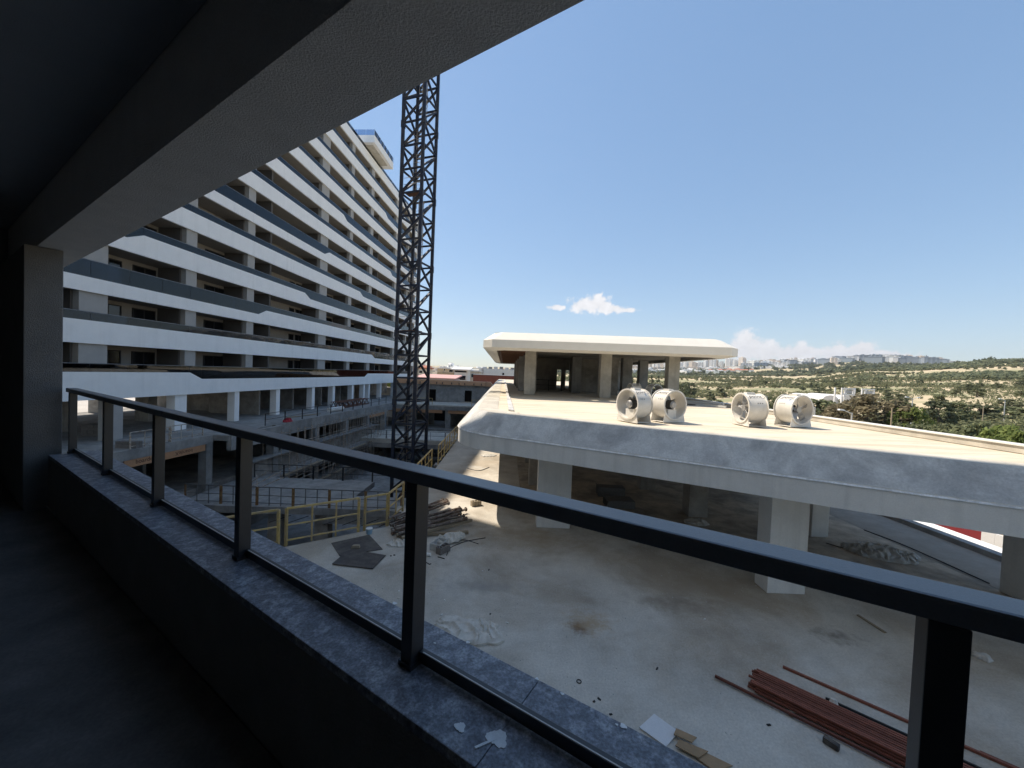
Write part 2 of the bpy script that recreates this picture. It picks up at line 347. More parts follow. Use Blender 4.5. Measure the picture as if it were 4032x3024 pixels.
def empty(name, loc, label=None, cat=None, group=None, rz=0.0):
    o = bpy.data.objects.new(name, None); COL.objects.link(o); o.location = loc; o.rotation_euler[2] = rz; o.empty_display_size = 0.3
    o['_w'] = (0, 0, 0); del o['_w']
    return tag(o, label, cat, group)
def wloc(p):
    o = Vector((0, 0, 0))
    while p is not None: o = o + p.location; p = p.parent
    return o
def part(name, mb, m, parent, bevel=0.0, smooth=False, label=None):    # mb in world coordinates, parent unrotated
    o = link(name, mb.mesh(name, bevel, smooth, origin=wloc(parent)), m, parent)
    if label: o['label'] = label
    return o
def solo(name, mb, m, label=None, cat=None, group=None, kind=None, bevel=0.0, smooth=False):   # a one-mesh thing, origin at its base centre
    v = np.array([tuple(p) for p in mb.v]); c = v.mean(0); c[2] = v[:, 2].min()
    o = link(name, mb.mesh(name, bevel, smooth, origin=c), m, None, Vector(c)); return tag(o, label, cat, group, kind)
def clone(o, parent=None):
    c = o.copy(); COL.objects.link(c); c.parent = parent
    for ch in o.children: clone(ch, c)
    return c
_tc = {}
def textmesh(txt, size, italic=0.0):
    k = (txt, size, italic)
    if k in _tc: return _tc[k]
    cu = bpy.data.curves.new('lettering', 'FONT'); cu.body = txt; cu.size = size; cu.align_x = 'CENTER'; cu.align_y = 'CENTER'; cu.shear = italic; cu.resolution_u = 3
    o = bpy.data.objects.new('lettering', cu); COL.objects.link(o); dg = bpy.context.evaluated_depsgraph_get(); me = bpy.data.meshes.new_from_object(o.evaluated_get(dg))
    vs = [tuple(v.co) for v in me.vertices]; fs = [tuple(p.vertices) for p in me.polygons]
    bpy.data.objects.remove(o, do_unlink=True); bpy.data.meshes.remove(me); _tc[k] = (vs, fs); return vs, fs
BAL = Fr(-57.7); FAC = Fr(3.2, right=-1); RO = Fr(-60.2)
# ================================================================== terrain
AZT = [-180, -100, -60, -30, -8, 10, 24, 35.6, 44, 53, 62, 100, 180]
RT_ = [0, 60, 100, 180, 300, 500, 800, 1100, 1600, 2500, 3500, 6000]
ZT = {-180: [-2, -2, -2, -2, 0, 4, 10, 20, 30, 40, 50, 60], -100: [-2, -2, -2, -2, 0, 2, 4, 8, 12, 30, 50, 60],
      -60: [-2, -.4, -.4, -.2, 0, 1, 3, 5, 8, 20, 35, 45], -30: [-2, -.4, -.4, -.2, 0, 1, 3, 5, 8, 24, 40, 50],
      -8: [-2, -.5, -.8, -1, -.5, 1, 4, 7, 12, 30, 50, 60], 10: [-4, -4, -4.2, -3, -1, 3, 9, 15, 25, 50, 75, 80],
      24: [-5, -5, -4.5, -2.4, .5, 7, 11.7, 24, 42, 81, 122, 115], 35.6: [-5, -5, -4.2, -.6, 3.8, 8.6, 16, 29, 57, 119, 165, 150],
      44: [-5, -5, -3.5, .7, 6, 15, 33, 44, 74, 142, 160, 150], 53: [-5, -5, -3, 1.8, 6.6, 19.3, 44, 62, 60, 90, 120, 120],
      62: [-5, -5, -2.5, 2.2, 8, 24, 56, 72, 70, 80, 100, 110], 100: [-4, -4, -2, 2, 8, 24, 50, 66, 64, 70, 90, 100], 180: [-2, -2, -2, -2, 0, 4, 10, 20, 30, 40, 50, 60]}
def smooth(t): return t * t * (3 - 2 * t)
def tz(X, Y):
    r = math.hypot(X, Y); a = math.degrees(math.atan2(X, Y))
    i = max(j for j in range(len(AZT) - 1) if AZT[j] <= a + 1e-9); fa = smooth((a - AZT[i]) / (AZT[i + 1] - AZT[i]))
    j = max(k for k in range(len(RT_) - 1) if RT_[k] <= min(r, 5999)); fr_ = (min(r, 5999) - RT_[j]) / (RT_[j + 1] - RT_[j])
    z = 0
    for k, wk in ((AZT[i], 1 - fa), (AZT[i + 1], fa)): z += wk * (ZT[k][j] * (1 - fr_) + ZT[k][j + 1] * fr_)
    if r > 60: z += min((r - 60) / 400, 1) * 3.0 * (noise.noise((X * .006, Y * .006, 3.1)) + .5 * noise.noise((X * .02, Y * .02, 1.7)))
    return z
SITE = (-38.0, 15.9, -40.0, 88.0)
def tzs(X, Y):
    if SITE[0] < X < SITE[1] and SITE[2] < Y < SITE[3]: return -13.0
    return tz(X, Y)
# one sheet: fine grid around the site, polar rings out to the horizon
def build_terrain():
    vs, fs = [], []
    rr = [0.5] + [4 * i for i in range(1, 26)] + [100 * 1.045 ** i for i in range(1, 92)] + [9000, 14000]; na = 288
    for r in rr:
        for k in range(na):
            a = 2 * math.pi * k / na - math.pi; X, Y = r * math.sin(a), r * math.cos(a); vs.append((X, Y, tzs(X, Y) if r < 7000 else tz(X, Y) - (r - 7000) * .01))
    for i in range(len(rr) - 1):
        for k in range(na):
            k2 = (k + 1) % na; fs.append((i * na + k, i * na + k2, (i + 1) * na + k2, (i + 1) * na + k))
    me = bpy.data.meshes.new('terrain'); me.from_pydata(vs, [], fs); me.polygons.foreach_set('use_smooth', [True] * len(fs))
    bm = bmesh.new(); bm.from_mesh(me); bmesh.ops.recalc_face_normals(bm, faces=bm.faces)
    if sum(f.normal.z for f in bm.faces) < 0: bmesh.ops.reverse_faces(bm, faces=bm.faces)
    bm.to_mesh(me); bm.free(); return tag(link('terrain', me, 'terrain'), kind='structure')
build_terrain()

# ================================================================== the construction site: slabs, pit, podium
# terrace slab (z = 0) with the edge of the pit on its left
TE = [(-13.8, 6.05), (-4.1, 13.0), (-3.95, 14.6), (-4.35, 48.0), (-4.6, 90.0), (13.6, 90.0), (13.6, -9.0), (7.0, -9.0)]
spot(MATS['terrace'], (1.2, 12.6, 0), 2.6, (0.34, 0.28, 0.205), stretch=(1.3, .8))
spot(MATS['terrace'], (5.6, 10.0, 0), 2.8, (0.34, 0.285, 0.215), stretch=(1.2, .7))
spot(MATS['terrace'], (1.66, 8.13, 0), 0.36, (0.11, 0.040, 0.014))
spot(MATS['terrace'], (1.62, 8.16, 0), 0.2, (0.075, 0.026, 0.010))
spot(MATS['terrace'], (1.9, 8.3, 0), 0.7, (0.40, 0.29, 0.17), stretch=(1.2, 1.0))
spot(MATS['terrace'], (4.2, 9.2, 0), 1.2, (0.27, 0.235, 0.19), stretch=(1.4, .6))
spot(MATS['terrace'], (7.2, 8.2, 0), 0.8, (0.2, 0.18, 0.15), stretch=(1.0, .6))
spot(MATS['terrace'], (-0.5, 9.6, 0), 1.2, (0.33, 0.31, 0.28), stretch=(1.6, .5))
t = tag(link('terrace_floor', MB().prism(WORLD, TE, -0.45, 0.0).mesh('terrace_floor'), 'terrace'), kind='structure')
t = tag(link('side_road', MB().box(WORLD, 13.66, 15.95, -9, 90, -0.5, -0.02).mesh('side_road'), 'asphalt'), kind='structure')
solo('kerb', MB().box(WORLD, 15.96, 16.3, -9, 90, -0.5, 0.16), 'concrete', 'low concrete kerb along the outer edge of the terrace', 'kerb', bevel=.02)
# open ground on the street side of the tall block
tag(link('street', MB().box(WORLD, -150, -41.2, -30, 140, -1.2, 0.02).mesh('street'), 'street'), kind='structure')
tag(link('pit_floor', MB().box(WORLD, -41.15, 15.9, -9, 87.9, -8.3, -8.0).mesh('pit_floor'), 'concrete'), kind='structure')
def xp(Y): return -20.9 + 0.075 * (Y - 33)          # podium face
# retaining walls of the pit
solo('retaining_wall', MB().box(WORLD, 15.2, 15.94, -9, 90, -7.99, -0.51), 'concrete_dark', 'concrete retaining wall below the terrace road', 'wall')
solo('retaining_wall', MB().box(WORLD, -41.1, 15.1, 86.9, 87.8, -7.99, 1.2), 'concrete_pale', 'pale retaining wall behind the sunken yard', 'wall')
solo('retaining_wall', MB().box(WORLD, -41.1, -40.2, -9, 86.8, -7.99, -0.8), 'concrete_dark', 'retaining wall under the street side of the podium', 'wall')

pod = empty('podium', (-30, 40, 0), 'raw concrete podium with open basement floors in front of the tall block', 'podium')
# floor plate of the podium under the tall block
def podpoly(off=0.0): return [(-41.1, -9), (xp(-9) - .6 + off, -9), (xp(28.2) - .6 + off, 28.2), (xp(28.2) + .9 + off, 28.2), (xp(33) + off, 33), (xp(66) + off, 66), (-10 + off, 74), (-10 + off, 78), (-41.1, 78)]
part('floor_slab', MB().prism(WORLD, podpoly(-.3), -0.40, 0.0), 'concrete', pod)
# edge beam along the pit, in lengths, then orange insulation board below it
def edge_piece(Y0, Y1, z0, z1, off, dep, m, name, parent=pod):
    o = lambda Y: xp(Y) + off + (-.6 if Y1 <= 28.25 else 0)
    return part(name, MB().hexa([(o(Y0) - dep, Y0, z0), (o(Y0), Y0, z0), (o(Y1), Y1, z0), (o(Y1) - dep, Y1, z0), (o(Y0) - dep, Y0, z1), (o(Y0), Y0, z1), (o(Y1), Y1, z1), (o(Y1) - dep, Y1, z1)]), m, parent)
for Y0, Y1 in ((-9, 5), (5.02, 18), (18.02, 28.2)): edge_piece(Y0, Y1, -0.58, 0.015, 0, 0.35, 'concrete', 'edge_beam')
for Y0, Y1 in ((28.22, 34), (34.02, 40.3), (40.32, 46.6), (46.62, 52.6), (52.62, 58.4), (58.42, 66)): edge_piece(Y0, Y1, -1.1, 0.02, 0.0 if Y0 > 33 else .75, 0.35, 'concrete', 'edge_beam')
boards = []
for Y0, Y1 in ((10, 16), (16.3, 21.6), (22.2, 27.6)):
    boards.append((edge_piece(Y0, Y1, -1.04, -0.585, -0.03, 0.12, 'board_orange', 'insulation_board'), Y0, Y1))
edge_piece(52.9, 58.2, -1.5, -1.105, -0.03, 0.12, 'board_orange', 'insulation_board')
# printed lettering on the boards (every other one upside down, as fitted)
def board_text(parent, Yc, zc, flip, size=0.36):
    vs, fs = textmesh('boardeX', size); d = Vector((0.075, 1, 0)).normalized(); c = Vector((xp(Yc) - .6 - .03 + .006, Yc, zc)); mb = MB()
    s = -1 if flip else 1
    mb.add([c + d * (v[0] * s) + Vector((0, 0, v[1] * s)) for v in vs], fs); part('lettering', mb, 'print_dark', parent)
board_text(boards[2][0], 25.95, -0.81, True); board_text(boards[2][0], 23.45, -0.77, False); board_text(boards[1][0], 21.0, -0.83, False); board_text(boards[1][0], 18.2, -0.83, True)
# columns at the podium edge, two basement levels
for Y in (9, 15.9, 21.9, 28.0): part('column', MB().box(WORLD, xp(Y) - 1.25, xp(Y) - .66, Y - .3, Y + .3, -7.99, -0.585), 'concrete', pod, .015)
for Y in (34.2, 40.5, 46.8, 52.6, 58.4, 64): part('column', MB().box(WORLD, xp(Y) - .75, xp(Y) - .04, Y - .35, Y + .35, -7.99, -1.105), 'concrete', pod, .015)
# basement walls / slabs on the left of the pit
lv = [(-2.72, -2.60, 0.32, 0.7), (-4.78, -4.28, 0.95, 6.0), (-6.62, -6.45, 0.32, 0.7)]
for z0, z1, out, dep in lv:
    for Y0, Y1 in ((31, 43), (43.02, 55)):
        edge_piece(Y0, Y1, z0, z1, out, out + dep, 'concrete', 'ledge')
for Y0, Y1 in ((31, 37), (37.02, 43), (43.02, 49), (49.02, 55)):
    edge_piece(Y0, Y1, -4.275, -2.725, -0.12, 0.2, 'concrete_dark', 'infill_wall'); edge_piece(Y0, Y1, -7.99, -6.625, -0.12, 0.2, 'concrete_dark', 'infill_wall')
part('basement_slab', MB().prism(WORLD, [(-40.1, -8.9), (xp(-9) - 1.3, -8.9), (xp(30) - 1.3, 30.9), (xp(56) - 1.3, 56), (-12, 62), (-12, 74), (-40.1, 74)], -4.35, -3.86), 'concrete_dark', pod)
part('basement_back_wall', MB().box(WORLD, -33.4, -33, -8, 74, -3.85, -0.41), 'concrete_dark', pod)
part('basement_back_wall', MB().box(WORLD, -33.4, -33, -8, 74, -7.99, -4.36), 'concrete_dark', pod)
for Y in (13, 26.5, 38, 47, 56): part('partition_wall', MB().box(WORLD, -32.9, xp(Y) - 4, Y, Y + .25, -3.85, -0.41), 'concrete_dark', pod)
# walkway across the pit at basement level
wk = empty('walkway', (-13, 28, -4.4), 'concrete walkway slab crossing the pit behind rusty guard rails', 'walkway')
part('slab', MB().prism(WORLD, [(-21.5, 24.6), (-18.3, 24.5), (-12, 24.75), (-4.6, 24.75), (-4.6, 27.4), (-10.9, 27.4), (-10.9, 31.2), (-21.5, 31.2)], -4.28, -3.84), 'concrete', wk)
part('edge_beam', MB().prism(WORLD, [(-12, 24.8), (-4.6, 24.8), (-4.6, 25.15), (-12, 25.15)], -4.85, -4.285), 'concrete', wk)
for X, Y in ((-15.4, 25.6), (-12.3, 25.6), (-6.4, 25.4)): part('column', MB().box(WORLD, X - .45, X + .45, Y - .35, Y + .35, -7.99, -4.285), 'concrete_dark', wk)
for i in range(7):           # starter bars sticking out of the slab edge
    X = -14 + i * 1.15; part('starter_bar', MB().tube((X, 24.7, -4.36), (X - .9, 23.9, -4.55), .025, 5), 'steel_black', wk)
# columns holding the terrace over the pit
for X, Y in ((-4.9, 16), (-4.9, 24), (-4.9, 33), (-4.9, 42), (-4.9, 52), (2, 20), (2, 34), (8, 27), (-6.5, 10)):
    solo('pit_column', MB().box(WORLD, X - .35 + .6, X + .35 + .6, Y - .35, Y + .35, -7.99, -0.46), 'concrete_dark', 'square concrete column holding the terrace slab up from the pit floor', 'column', 'columns below the terrace')
# slab on the far side of the pit (basement level) and the far bridge
fb = empty('cross_slab', (-12, 55, -4.4), 'pale concrete slab bridging the pit behind the crane mast', 'slab')
part('slab', MB().box(WORLD, -20.5, -4.7, 50.5, 58.5, -4.4, -3.84), 'concrete_pale', fb); part('edge_beam', MB().box(WORLD, -20.45, -4.75, 50.45, 50.9, -5.0, -4.405), 'concrete', fb)
for X in (-18.8, -14.2, -6.6): part('column', MB().box(WORLD, X - .35, X + .35, 52, 52.7, -7.99, -4.405), 'concrete_dark', fb)
# ================================================================== the tall white block on the left
blk = empty('apartment_block', FAC(50, 30, 0), 'tall white apartment block with stacked balcony bands and smoked glass railings', 'apartment block')
S0, S1 = 17.5, 85.5
ZB = [2.75] + [6.2 + 3.12 * k for k in range(11)]       # underside of each band
PIER = [(21.5, 23.05), (28.5, 29.45), (34.85, 35.75), (38.05, 38.35), (46.95, 48.65), (54.4, 55.3), (61.1, 62.2), (64.4, 64.8), (72.2, 73.6), (79.2, 79.9), (84.6, 85.3)]
# parapet steps: (start high?, positions where it changes)
STEP = {0: (1, [28.8, 60.2]), 1: (1, [62.6]), 2: (0, [36.2]), 3: (0, [24.0, 43.6]), 4: (1, [57.6]), 5: (0, [47.6]), 6: (1, [69.5]), 7: (0, [31, 52]), 8: (0, [40, 76]), 9: (1, [66.5]), 10: (0, [44]), 11: (1, [])}
for k, zb in enumerate(ZB):
    tot = zb + 1.93 if k else zb + 2.25
    hi, lo = tot - 0.53, tot - 1.05
    if k == 11: hi = lo = tot - 0.55
    st, ch = STEP[k]; pts = [(S0, hi if st else lo)]; cur = st
    for c in ch:
        pts.append((c, hi if cur else lo)); cur = 1 - cur; pts.append((c + 1.1, hi if cur else lo))
    pts.append((S1, hi if cur else lo))
    # white band with the stepped top edge
    mb = MB(); n = len(pts)
    vs = [FAC(s, d, z) for d in (27.0, 27.18) for s, z in ([(S0, zb)] + pts + [(S1, zb)])]; m_ = n + 2
    mb.add(vs, [tuple(range(m_)), tuple(range(2 * m_ - 1, m_ - 1, -1))] + [(i, (i + 1) % m_, (i + 1) % m_ + m_, i + m_) for i in range(m_)])
    band = part('balcony_band', mb, 'stucco_white', blk)
    # balcony slab behind it
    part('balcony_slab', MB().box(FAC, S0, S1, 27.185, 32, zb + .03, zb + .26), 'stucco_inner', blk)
    # smoked glass panels with rail on top
    s = S0; i = 0
    while s < S1 - .2:
        e = min(s + 2.25, S1)
        for c in ch:
            if s < c - .01 < e: e = c
            elif s < c + 1.1 - .01 < e: e = c + 1.1
        def top(x):
            for (a, za), (b, zb_) in zip(pts, pts[1:]):
                if a - 1e-6 <= x <= b + 1e-6: return za + (zb_ - za) * ((x - a) / max(b - a, 1e-6))
        vs = [FAC(s + .012, 27.07, top(s + .02) + .01), FAC(e - .012, 27.07, top(e - .02) + .01), FAC(e - .012, 27.07, tot - .03), FAC(s + .012, 27.07, tot - .03)]
        vs += [v + FAC.n * .016 for v in vs]
        part('glass_panel', MB().hexa([vs[0], vs[1], vs[5], vs[4], vs[3], vs[2], vs[6], vs[7]]), 'glass_clear' if k == 11 else 'glass_smoked', band)
        s = e
    part('handrail', MB().box(FAC, S0, S1, 27.05, 27.11, tot - .028, tot + .012), 'rail_dark', band)
    if k == 11: continue
    zf, zc = zb + .262, ZB[k + 1] + .025
    # back wall, piers, partitions
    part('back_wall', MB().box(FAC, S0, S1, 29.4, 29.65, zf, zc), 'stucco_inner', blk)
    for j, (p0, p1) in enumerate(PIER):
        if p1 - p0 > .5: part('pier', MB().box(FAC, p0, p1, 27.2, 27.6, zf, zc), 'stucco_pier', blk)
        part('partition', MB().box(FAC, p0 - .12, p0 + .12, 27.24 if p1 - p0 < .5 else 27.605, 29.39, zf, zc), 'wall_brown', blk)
# windows: one frame + pane, shared meshes
def win_mesh(wd, ht, split):
    f = MB(); fr = Fr(90); T = .07
    f.box(WORLD, 0, wd, -.06, .02, 0, T).box(WORLD, 0, wd, -.06, .02, ht - T, ht).box(WORLD, 0, T, -.06, .02, T, ht - T).box(WORLD, wd - T, wd, -.06, .02, T, ht - T)
    if split: f.box(WORLD, wd / 2 - .04, wd / 2 + .04, -.055, .02, T, ht - T)
    g = MB().box(WORLD, T, wd - T, -.02, .0, T, ht - T); return f.mesh('window'), g.mesh('pane')
WM = {k: win_mesh(*k) for k in ((0.9, 2.62, False), (1.7, 2.62, True), (2.1, 2.62, True), (1.4, 2.62, True))}
for k_ in WM.values(): k_[0].materials.append(MATS['window_frame']); k_[1].materials.append(MATS['window_dark'])
# local X runs along the facade (towards the far end), local -Y faces the pit
def put_window(parent, s, d, z, key, fr=FAC, rz=None):
    o = link('window', WM[key][0], None, parent); o.location = fr(s, d, z) - wloc(parent); o.rotation_euler[2] = math.atan2(fr.u.y, fr.u.x) if rz is None else rz
    g = link('pane', WM[key][1], None, o); return o
WINS = [(24.85, (0.9, 2.62, False)), (26.5, (1.7, 2.62, True)), (32.6, (2.1, 2.62, True)), (39.4, (1.7, 2.62, True)), (44.4, (0.9, 2.62, False)), (46.0 - .4, (1.4, 2.62, True)), (52.3, (1.7, 2.62, True)), (59.4, (1.4, 2.62, True)), (66.3, (0.9, 2.62, False)), (69.4, (1.7, 2.62, True)), (76.5, (1.4, 2.62, True)), (82.2, (1.4, 2.62, True)), (19.0, (1.7, 2.62, True))]
for k in range(11):
    for s, key in WINS: put_window(blk, s, 29.39, ZB[k] + (.27 if k else .56), key)
    # glazed end room at the corner
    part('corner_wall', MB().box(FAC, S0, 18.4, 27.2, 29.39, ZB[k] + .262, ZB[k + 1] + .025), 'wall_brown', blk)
# body of the block behind the facade, closed top
part('core', MB().box(FAC, S0 + .1, S1 - .1, 29.66, 43, 3.02, ZB[11] + .02), 'stucco_pier', blk)
part('roof_slab', MB().box(FAC, S0, S1, 27.19, 43.2, ZB[11] + .265, ZB[11] + .6), 'stucco_pier', blk)
# overhanging rooftop lounge
rl = part('rooftop_lounge', MB().box(FAC, 57.5, 65.2, 25.4, 34, 39.35, 40.42), 'stucco_white', blk)
part('soffit_panel', MB().box(FAC, 58.2, 64.0, 25.9, 33, 39.3, 39.348), 'concrete_pale', rl)
part('lounge_wall', MB().box(FAC, 58.6, 64.2, 28.2, 33.5, ZB[11] + .605, 39.34), 'stucco_inner', rl)
for i in range(6): part('glass_panel', MB().box(FAC, 57.6 + i * 1.26, 57.6 + i * 1.26 + 1.22, 25.46, 25.475, 40.425, 41.3), 'glass_clear', rl)
for i in range(6): part('glass_panel', MB().box(FAC, 57.56, 57.575, 25.5 + i * 1.3, 25.5 + i * 1.3 + 1.26, 40.425, 41.3), 'glass_clear', rl)
for i in range(8): part('rail_post', MB().box(FAC, 57.55 + i * 1.09, 57.6 + i * 1.09, 25.42, 25.455, 40.425, 41.34), 'rail_dark', rl)
# arcade: pillars and walls of the open ground floor
for s, wd in ((19.5, .9), (23.6, .9), (28.25, 1.0), (33.9, .55), (39.6, .6), (46.2, .6), (51.1, .6), (56.6, .55), (60.5, .55), (62.4, .5), (67.3, .55), (74, .55), (80, .55)):
    part('pillar', MB().box(FAC, s - wd / 2, s + wd / 2, 27.2, 27.9, 0.003, 2.745), 'stucco_white' if s > 28 else 'stucco_pier', blk, .01)
part('arcade_ceiling', MB().box(FAC, S0, S1, 27.19, 43, 2.76, 3.0), 'concrete_dark', blk)
for s in (20.5, 24.8, 31.2): part('inner_pillar', MB().box(FAC, s, s + .8, 33, 34.2, 0.003, 2.755), 'concrete_dark', blk)
for s in (22, 27.3, 34.5): part('inner_pillar', MB().box(FAC, s, s + .9, 41.4, 42.6, 0.003, 2.755), 'concrete_dark', blk)
for s0, s1, d in ((38.8, 45.2, 34), (45.4, 50.4, 33), (50.6, 56.2, 35.5), (56.3, 59.9, 31), (60.1, 62.0, 29.5), (65.4, 67, 30), (69, 85, 33)):
    part('ground_wall', MB().box(FAC, s0, s1, d, d + .25, 0.003, 2.755), 'concrete_dark', blk)
for s, d0, d1 in ((38.6, 28.6, 33.9), (45.2, 29.2, 33.9), (50.4, 28.6, 35.4), (56.2, 29, 35.4), (59.9, 28.6, 31), (40.2, 34.3, 42.5), (69, 30, 33), (67, 30.2, 42)):
    part('ground_wall', MB().box(FAC, s, s + .22, d0, d1, 0.003, 2.755), 'concrete_dark', blk)
# outdoor air conditioners hung in the loggias
def ac_unit():
    root = empty('air_conditioner', (0, 0, 0)); 
    link('casing', MB().box(WORLD, -.42, .42, -.16, .16, 0, .6).mesh('casing', .02), 'ac_white', root)
    link('fan_guard', MB().tube((-.12, -.165, .3), (-.12, -.2, .3), .25, 16).mesh('fan_guard'), 'steel_black', root)
    link('bracket', MB().box(WORLD, -.3, -.25, -.15, .17, -.06, -.001).box(WORLD, .25, .3, -.15, .17, -.06, -.001).mesh('bracket'), 'steel_grey', root); return root
ac0 = ac_unit(); first = True
for k in range(1, 10):
    for s, w_ in ((46.62, 'wide white pier'), (71.9, 'far white pier')):
        if k == 6 and s > 60: continue
        o = ac0 if first else clone(ac0); first = False
        o.location = FAC(s, 28.5, ZB[k] + 1.55); o.rotation_euler[2] = math.atan2(FAC.u.y, FAC.u.x) - math.pi / 2
        tag(o, f'white air conditioner beside the {w_} on loggia {k}, counted upward', 'air conditioner', 'air conditioners in the loggias')
o = clone(ac0); o.location = FAC(28.0, 27.9, ZB[0] + .55); o.rotation_euler[2] = math.atan2(FAC.u.y, FAC.u.x); tag(o, 'white air conditioner standing behind the lowest smoked glass railing', 'air conditioner', 'air conditioners in the loggias')

# ================================================================== the wing we stand in
own = empty('near_building', BAL(3, 0, 3.8), 'dark shaded balcony wing framing the view with beam, column and parapet', 'building')
zfl = CZ - 1.86
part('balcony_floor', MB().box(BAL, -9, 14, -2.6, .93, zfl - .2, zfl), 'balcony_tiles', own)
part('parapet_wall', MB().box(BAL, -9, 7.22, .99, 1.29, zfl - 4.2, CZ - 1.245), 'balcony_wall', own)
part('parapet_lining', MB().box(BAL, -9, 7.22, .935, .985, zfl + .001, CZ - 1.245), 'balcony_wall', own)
sj = BAL.inv(at(2052, 2772, CZ - 1.2))[0]
for k in range(-5, 5):
    a0 = sj + k * 1.62; a1 = a0 + 1.618
    a0 = max(a0, -9); a1 = min(a1, 7.24)
    if a1 - a0 > .1: part('sill_slab', MB().box(BAL, a0, a1, .925, 1.335, CZ - 1.24, CZ - 1.2), 'sill_stone', own, .004)
part('beam', MB().box(BAL, -9, 14, .845, 1.25, CZ + 1.29, CZ + 2.4), 'beam_plaster', own)
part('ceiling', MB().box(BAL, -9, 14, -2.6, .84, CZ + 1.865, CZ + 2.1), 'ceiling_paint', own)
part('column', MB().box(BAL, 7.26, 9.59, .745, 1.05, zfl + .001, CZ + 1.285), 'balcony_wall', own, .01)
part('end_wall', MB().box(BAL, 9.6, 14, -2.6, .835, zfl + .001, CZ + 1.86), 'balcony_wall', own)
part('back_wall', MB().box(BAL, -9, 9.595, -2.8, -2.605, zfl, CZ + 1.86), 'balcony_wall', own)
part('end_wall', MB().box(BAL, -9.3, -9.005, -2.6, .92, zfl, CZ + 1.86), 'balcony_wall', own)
# storeys above and below, seen only by the light
part('wall_above', MB().box(BAL, -14, 36, -14, 1.24, CZ + 2.41, 36.2), 'stucco_white', own)
part('wall_below', MB().box(BAL, -14, 24, -14, .98, -7.9, zfl - .21), 'stucco_inner', own)
part('shadow_overhang', MB().prism(RO, [(9, -14), (9, 9.1), (41, 9.1), (41, -14)], 36.25, 38.2), 'stucco_white', own)  # unseen slab added up high, sized so its shadow edge crosses canopy and terrace
# paint splashes on the sill
def splat(name, c, rad, seed, pieces=()):
    rnd = random.Random(seed); mb = MB(); n = 34; ring = []
    for i in range(n):
        a = 2 * math.pi * i / n; rr = rad * (1 + .16 * math.sin(3 * a + seed) + .10 * rnd.uniform(-1, 1)); ring.append((c[0] + rr * math.cos(a) * 1.25, c[1] + rr * math.sin(a)))
    mb.prism(BAL, ring, CZ - 1.1995, CZ - 1.1975)
    for (a, b, a2, b2, w_) in pieces: mb.bar(BAL(a, b, CZ - 1.198), BAL(a2, b2, CZ - 1.198), w_, .003)
    return part(name, mb, 'paint_splat', own)
def sl(x, y): return BAL.inv(at(x, y, CZ - 1.2))
c = sl(1400 + 950 * .5877, 2300 + 1035 * .5877); e = sl(1400 + 800 * .5877, 2300 + 1100 * .5877)
splat('paint_splash', c, .028, 3, [(c[0], c[1], e[0], e[1], .008)])
splat('paint_splash', sl(1400 + 700 * .5877, 2300 + 960 * .5877), .016, 9)
for x, y, r_, s_ in ((1385, 738, .006, 1), (1215, 637, .006, 4), (1795, 955, .009, 5), (752, 392, .007, 6), (262, 130, .010, 7), (1750, 945, .004, 8), (530, 398, .004, 2)):
    splat('paint_splash', sl(1400 + x * .5877, 2300 + y * .5877), r_, s_)

# railing on the sill
ral = empty('balcony_railing', BAL(3, 1.17, CZ - 1.2), 'anthracite metal balcony railing with square posts on the stone sill', 'railing')
for k, (a0, a1) in enumerate(((-9, 3.9), (3.905, 7.24))): part('handrail', MB().box(BAL, a0, a1, 1.072, 1.168, CZ - .45, CZ - .40), 'rail_dark', ral, .008)
for s in (7.1, 5.57, 4.1, 2.62, 1.135, -.340, -1.85, -3.35, -4.85, -6.35): part('post', MB().box(BAL, s - .03, s + .03, 1.078, 1.146, CZ - 1.19, CZ - .452), 'rail_black', ral, .003)
for s in (7.1, 5.57, 4.1, 2.62, 1.135, -.340, -1.85, -3.35, -4.85, -6.35): part('base_cover', MB().box(BAL, s - .036, s + .036, 1.071, 1.153, CZ - 1.199, CZ - 1.1775), 'rail_black', ral)
ps = [7.24, 7.1, 5.57, 4.1, 2.62, 1.135, -.340, -1.85, -3.35, -4.85, -6.35, -9]
for a, b in zip(ps, ps[1:]):
    r_ = part('bottom_rail', MB().box(BAL, b + .032, a - .032, 1.118, 1.146, CZ - 1.19, CZ - 1.145), 'rail_black', ral, .003)
    part('gasket', MB().box(BAL, b + .05, a - .05, 1.121, 1.126, CZ - 1.1452, CZ - 1.1425), 'gasket', r_)
# ================================================================== low roof on columns (right)
low = empty('roof_canopy', (5, 20, 0), 'wide concrete roof on white columns with sloped fascia over the terrace', 'canopy')
ZR = 4.02
def xl(Y): return -1.62 - 0.0235 * (Y - 13)             # left eave line
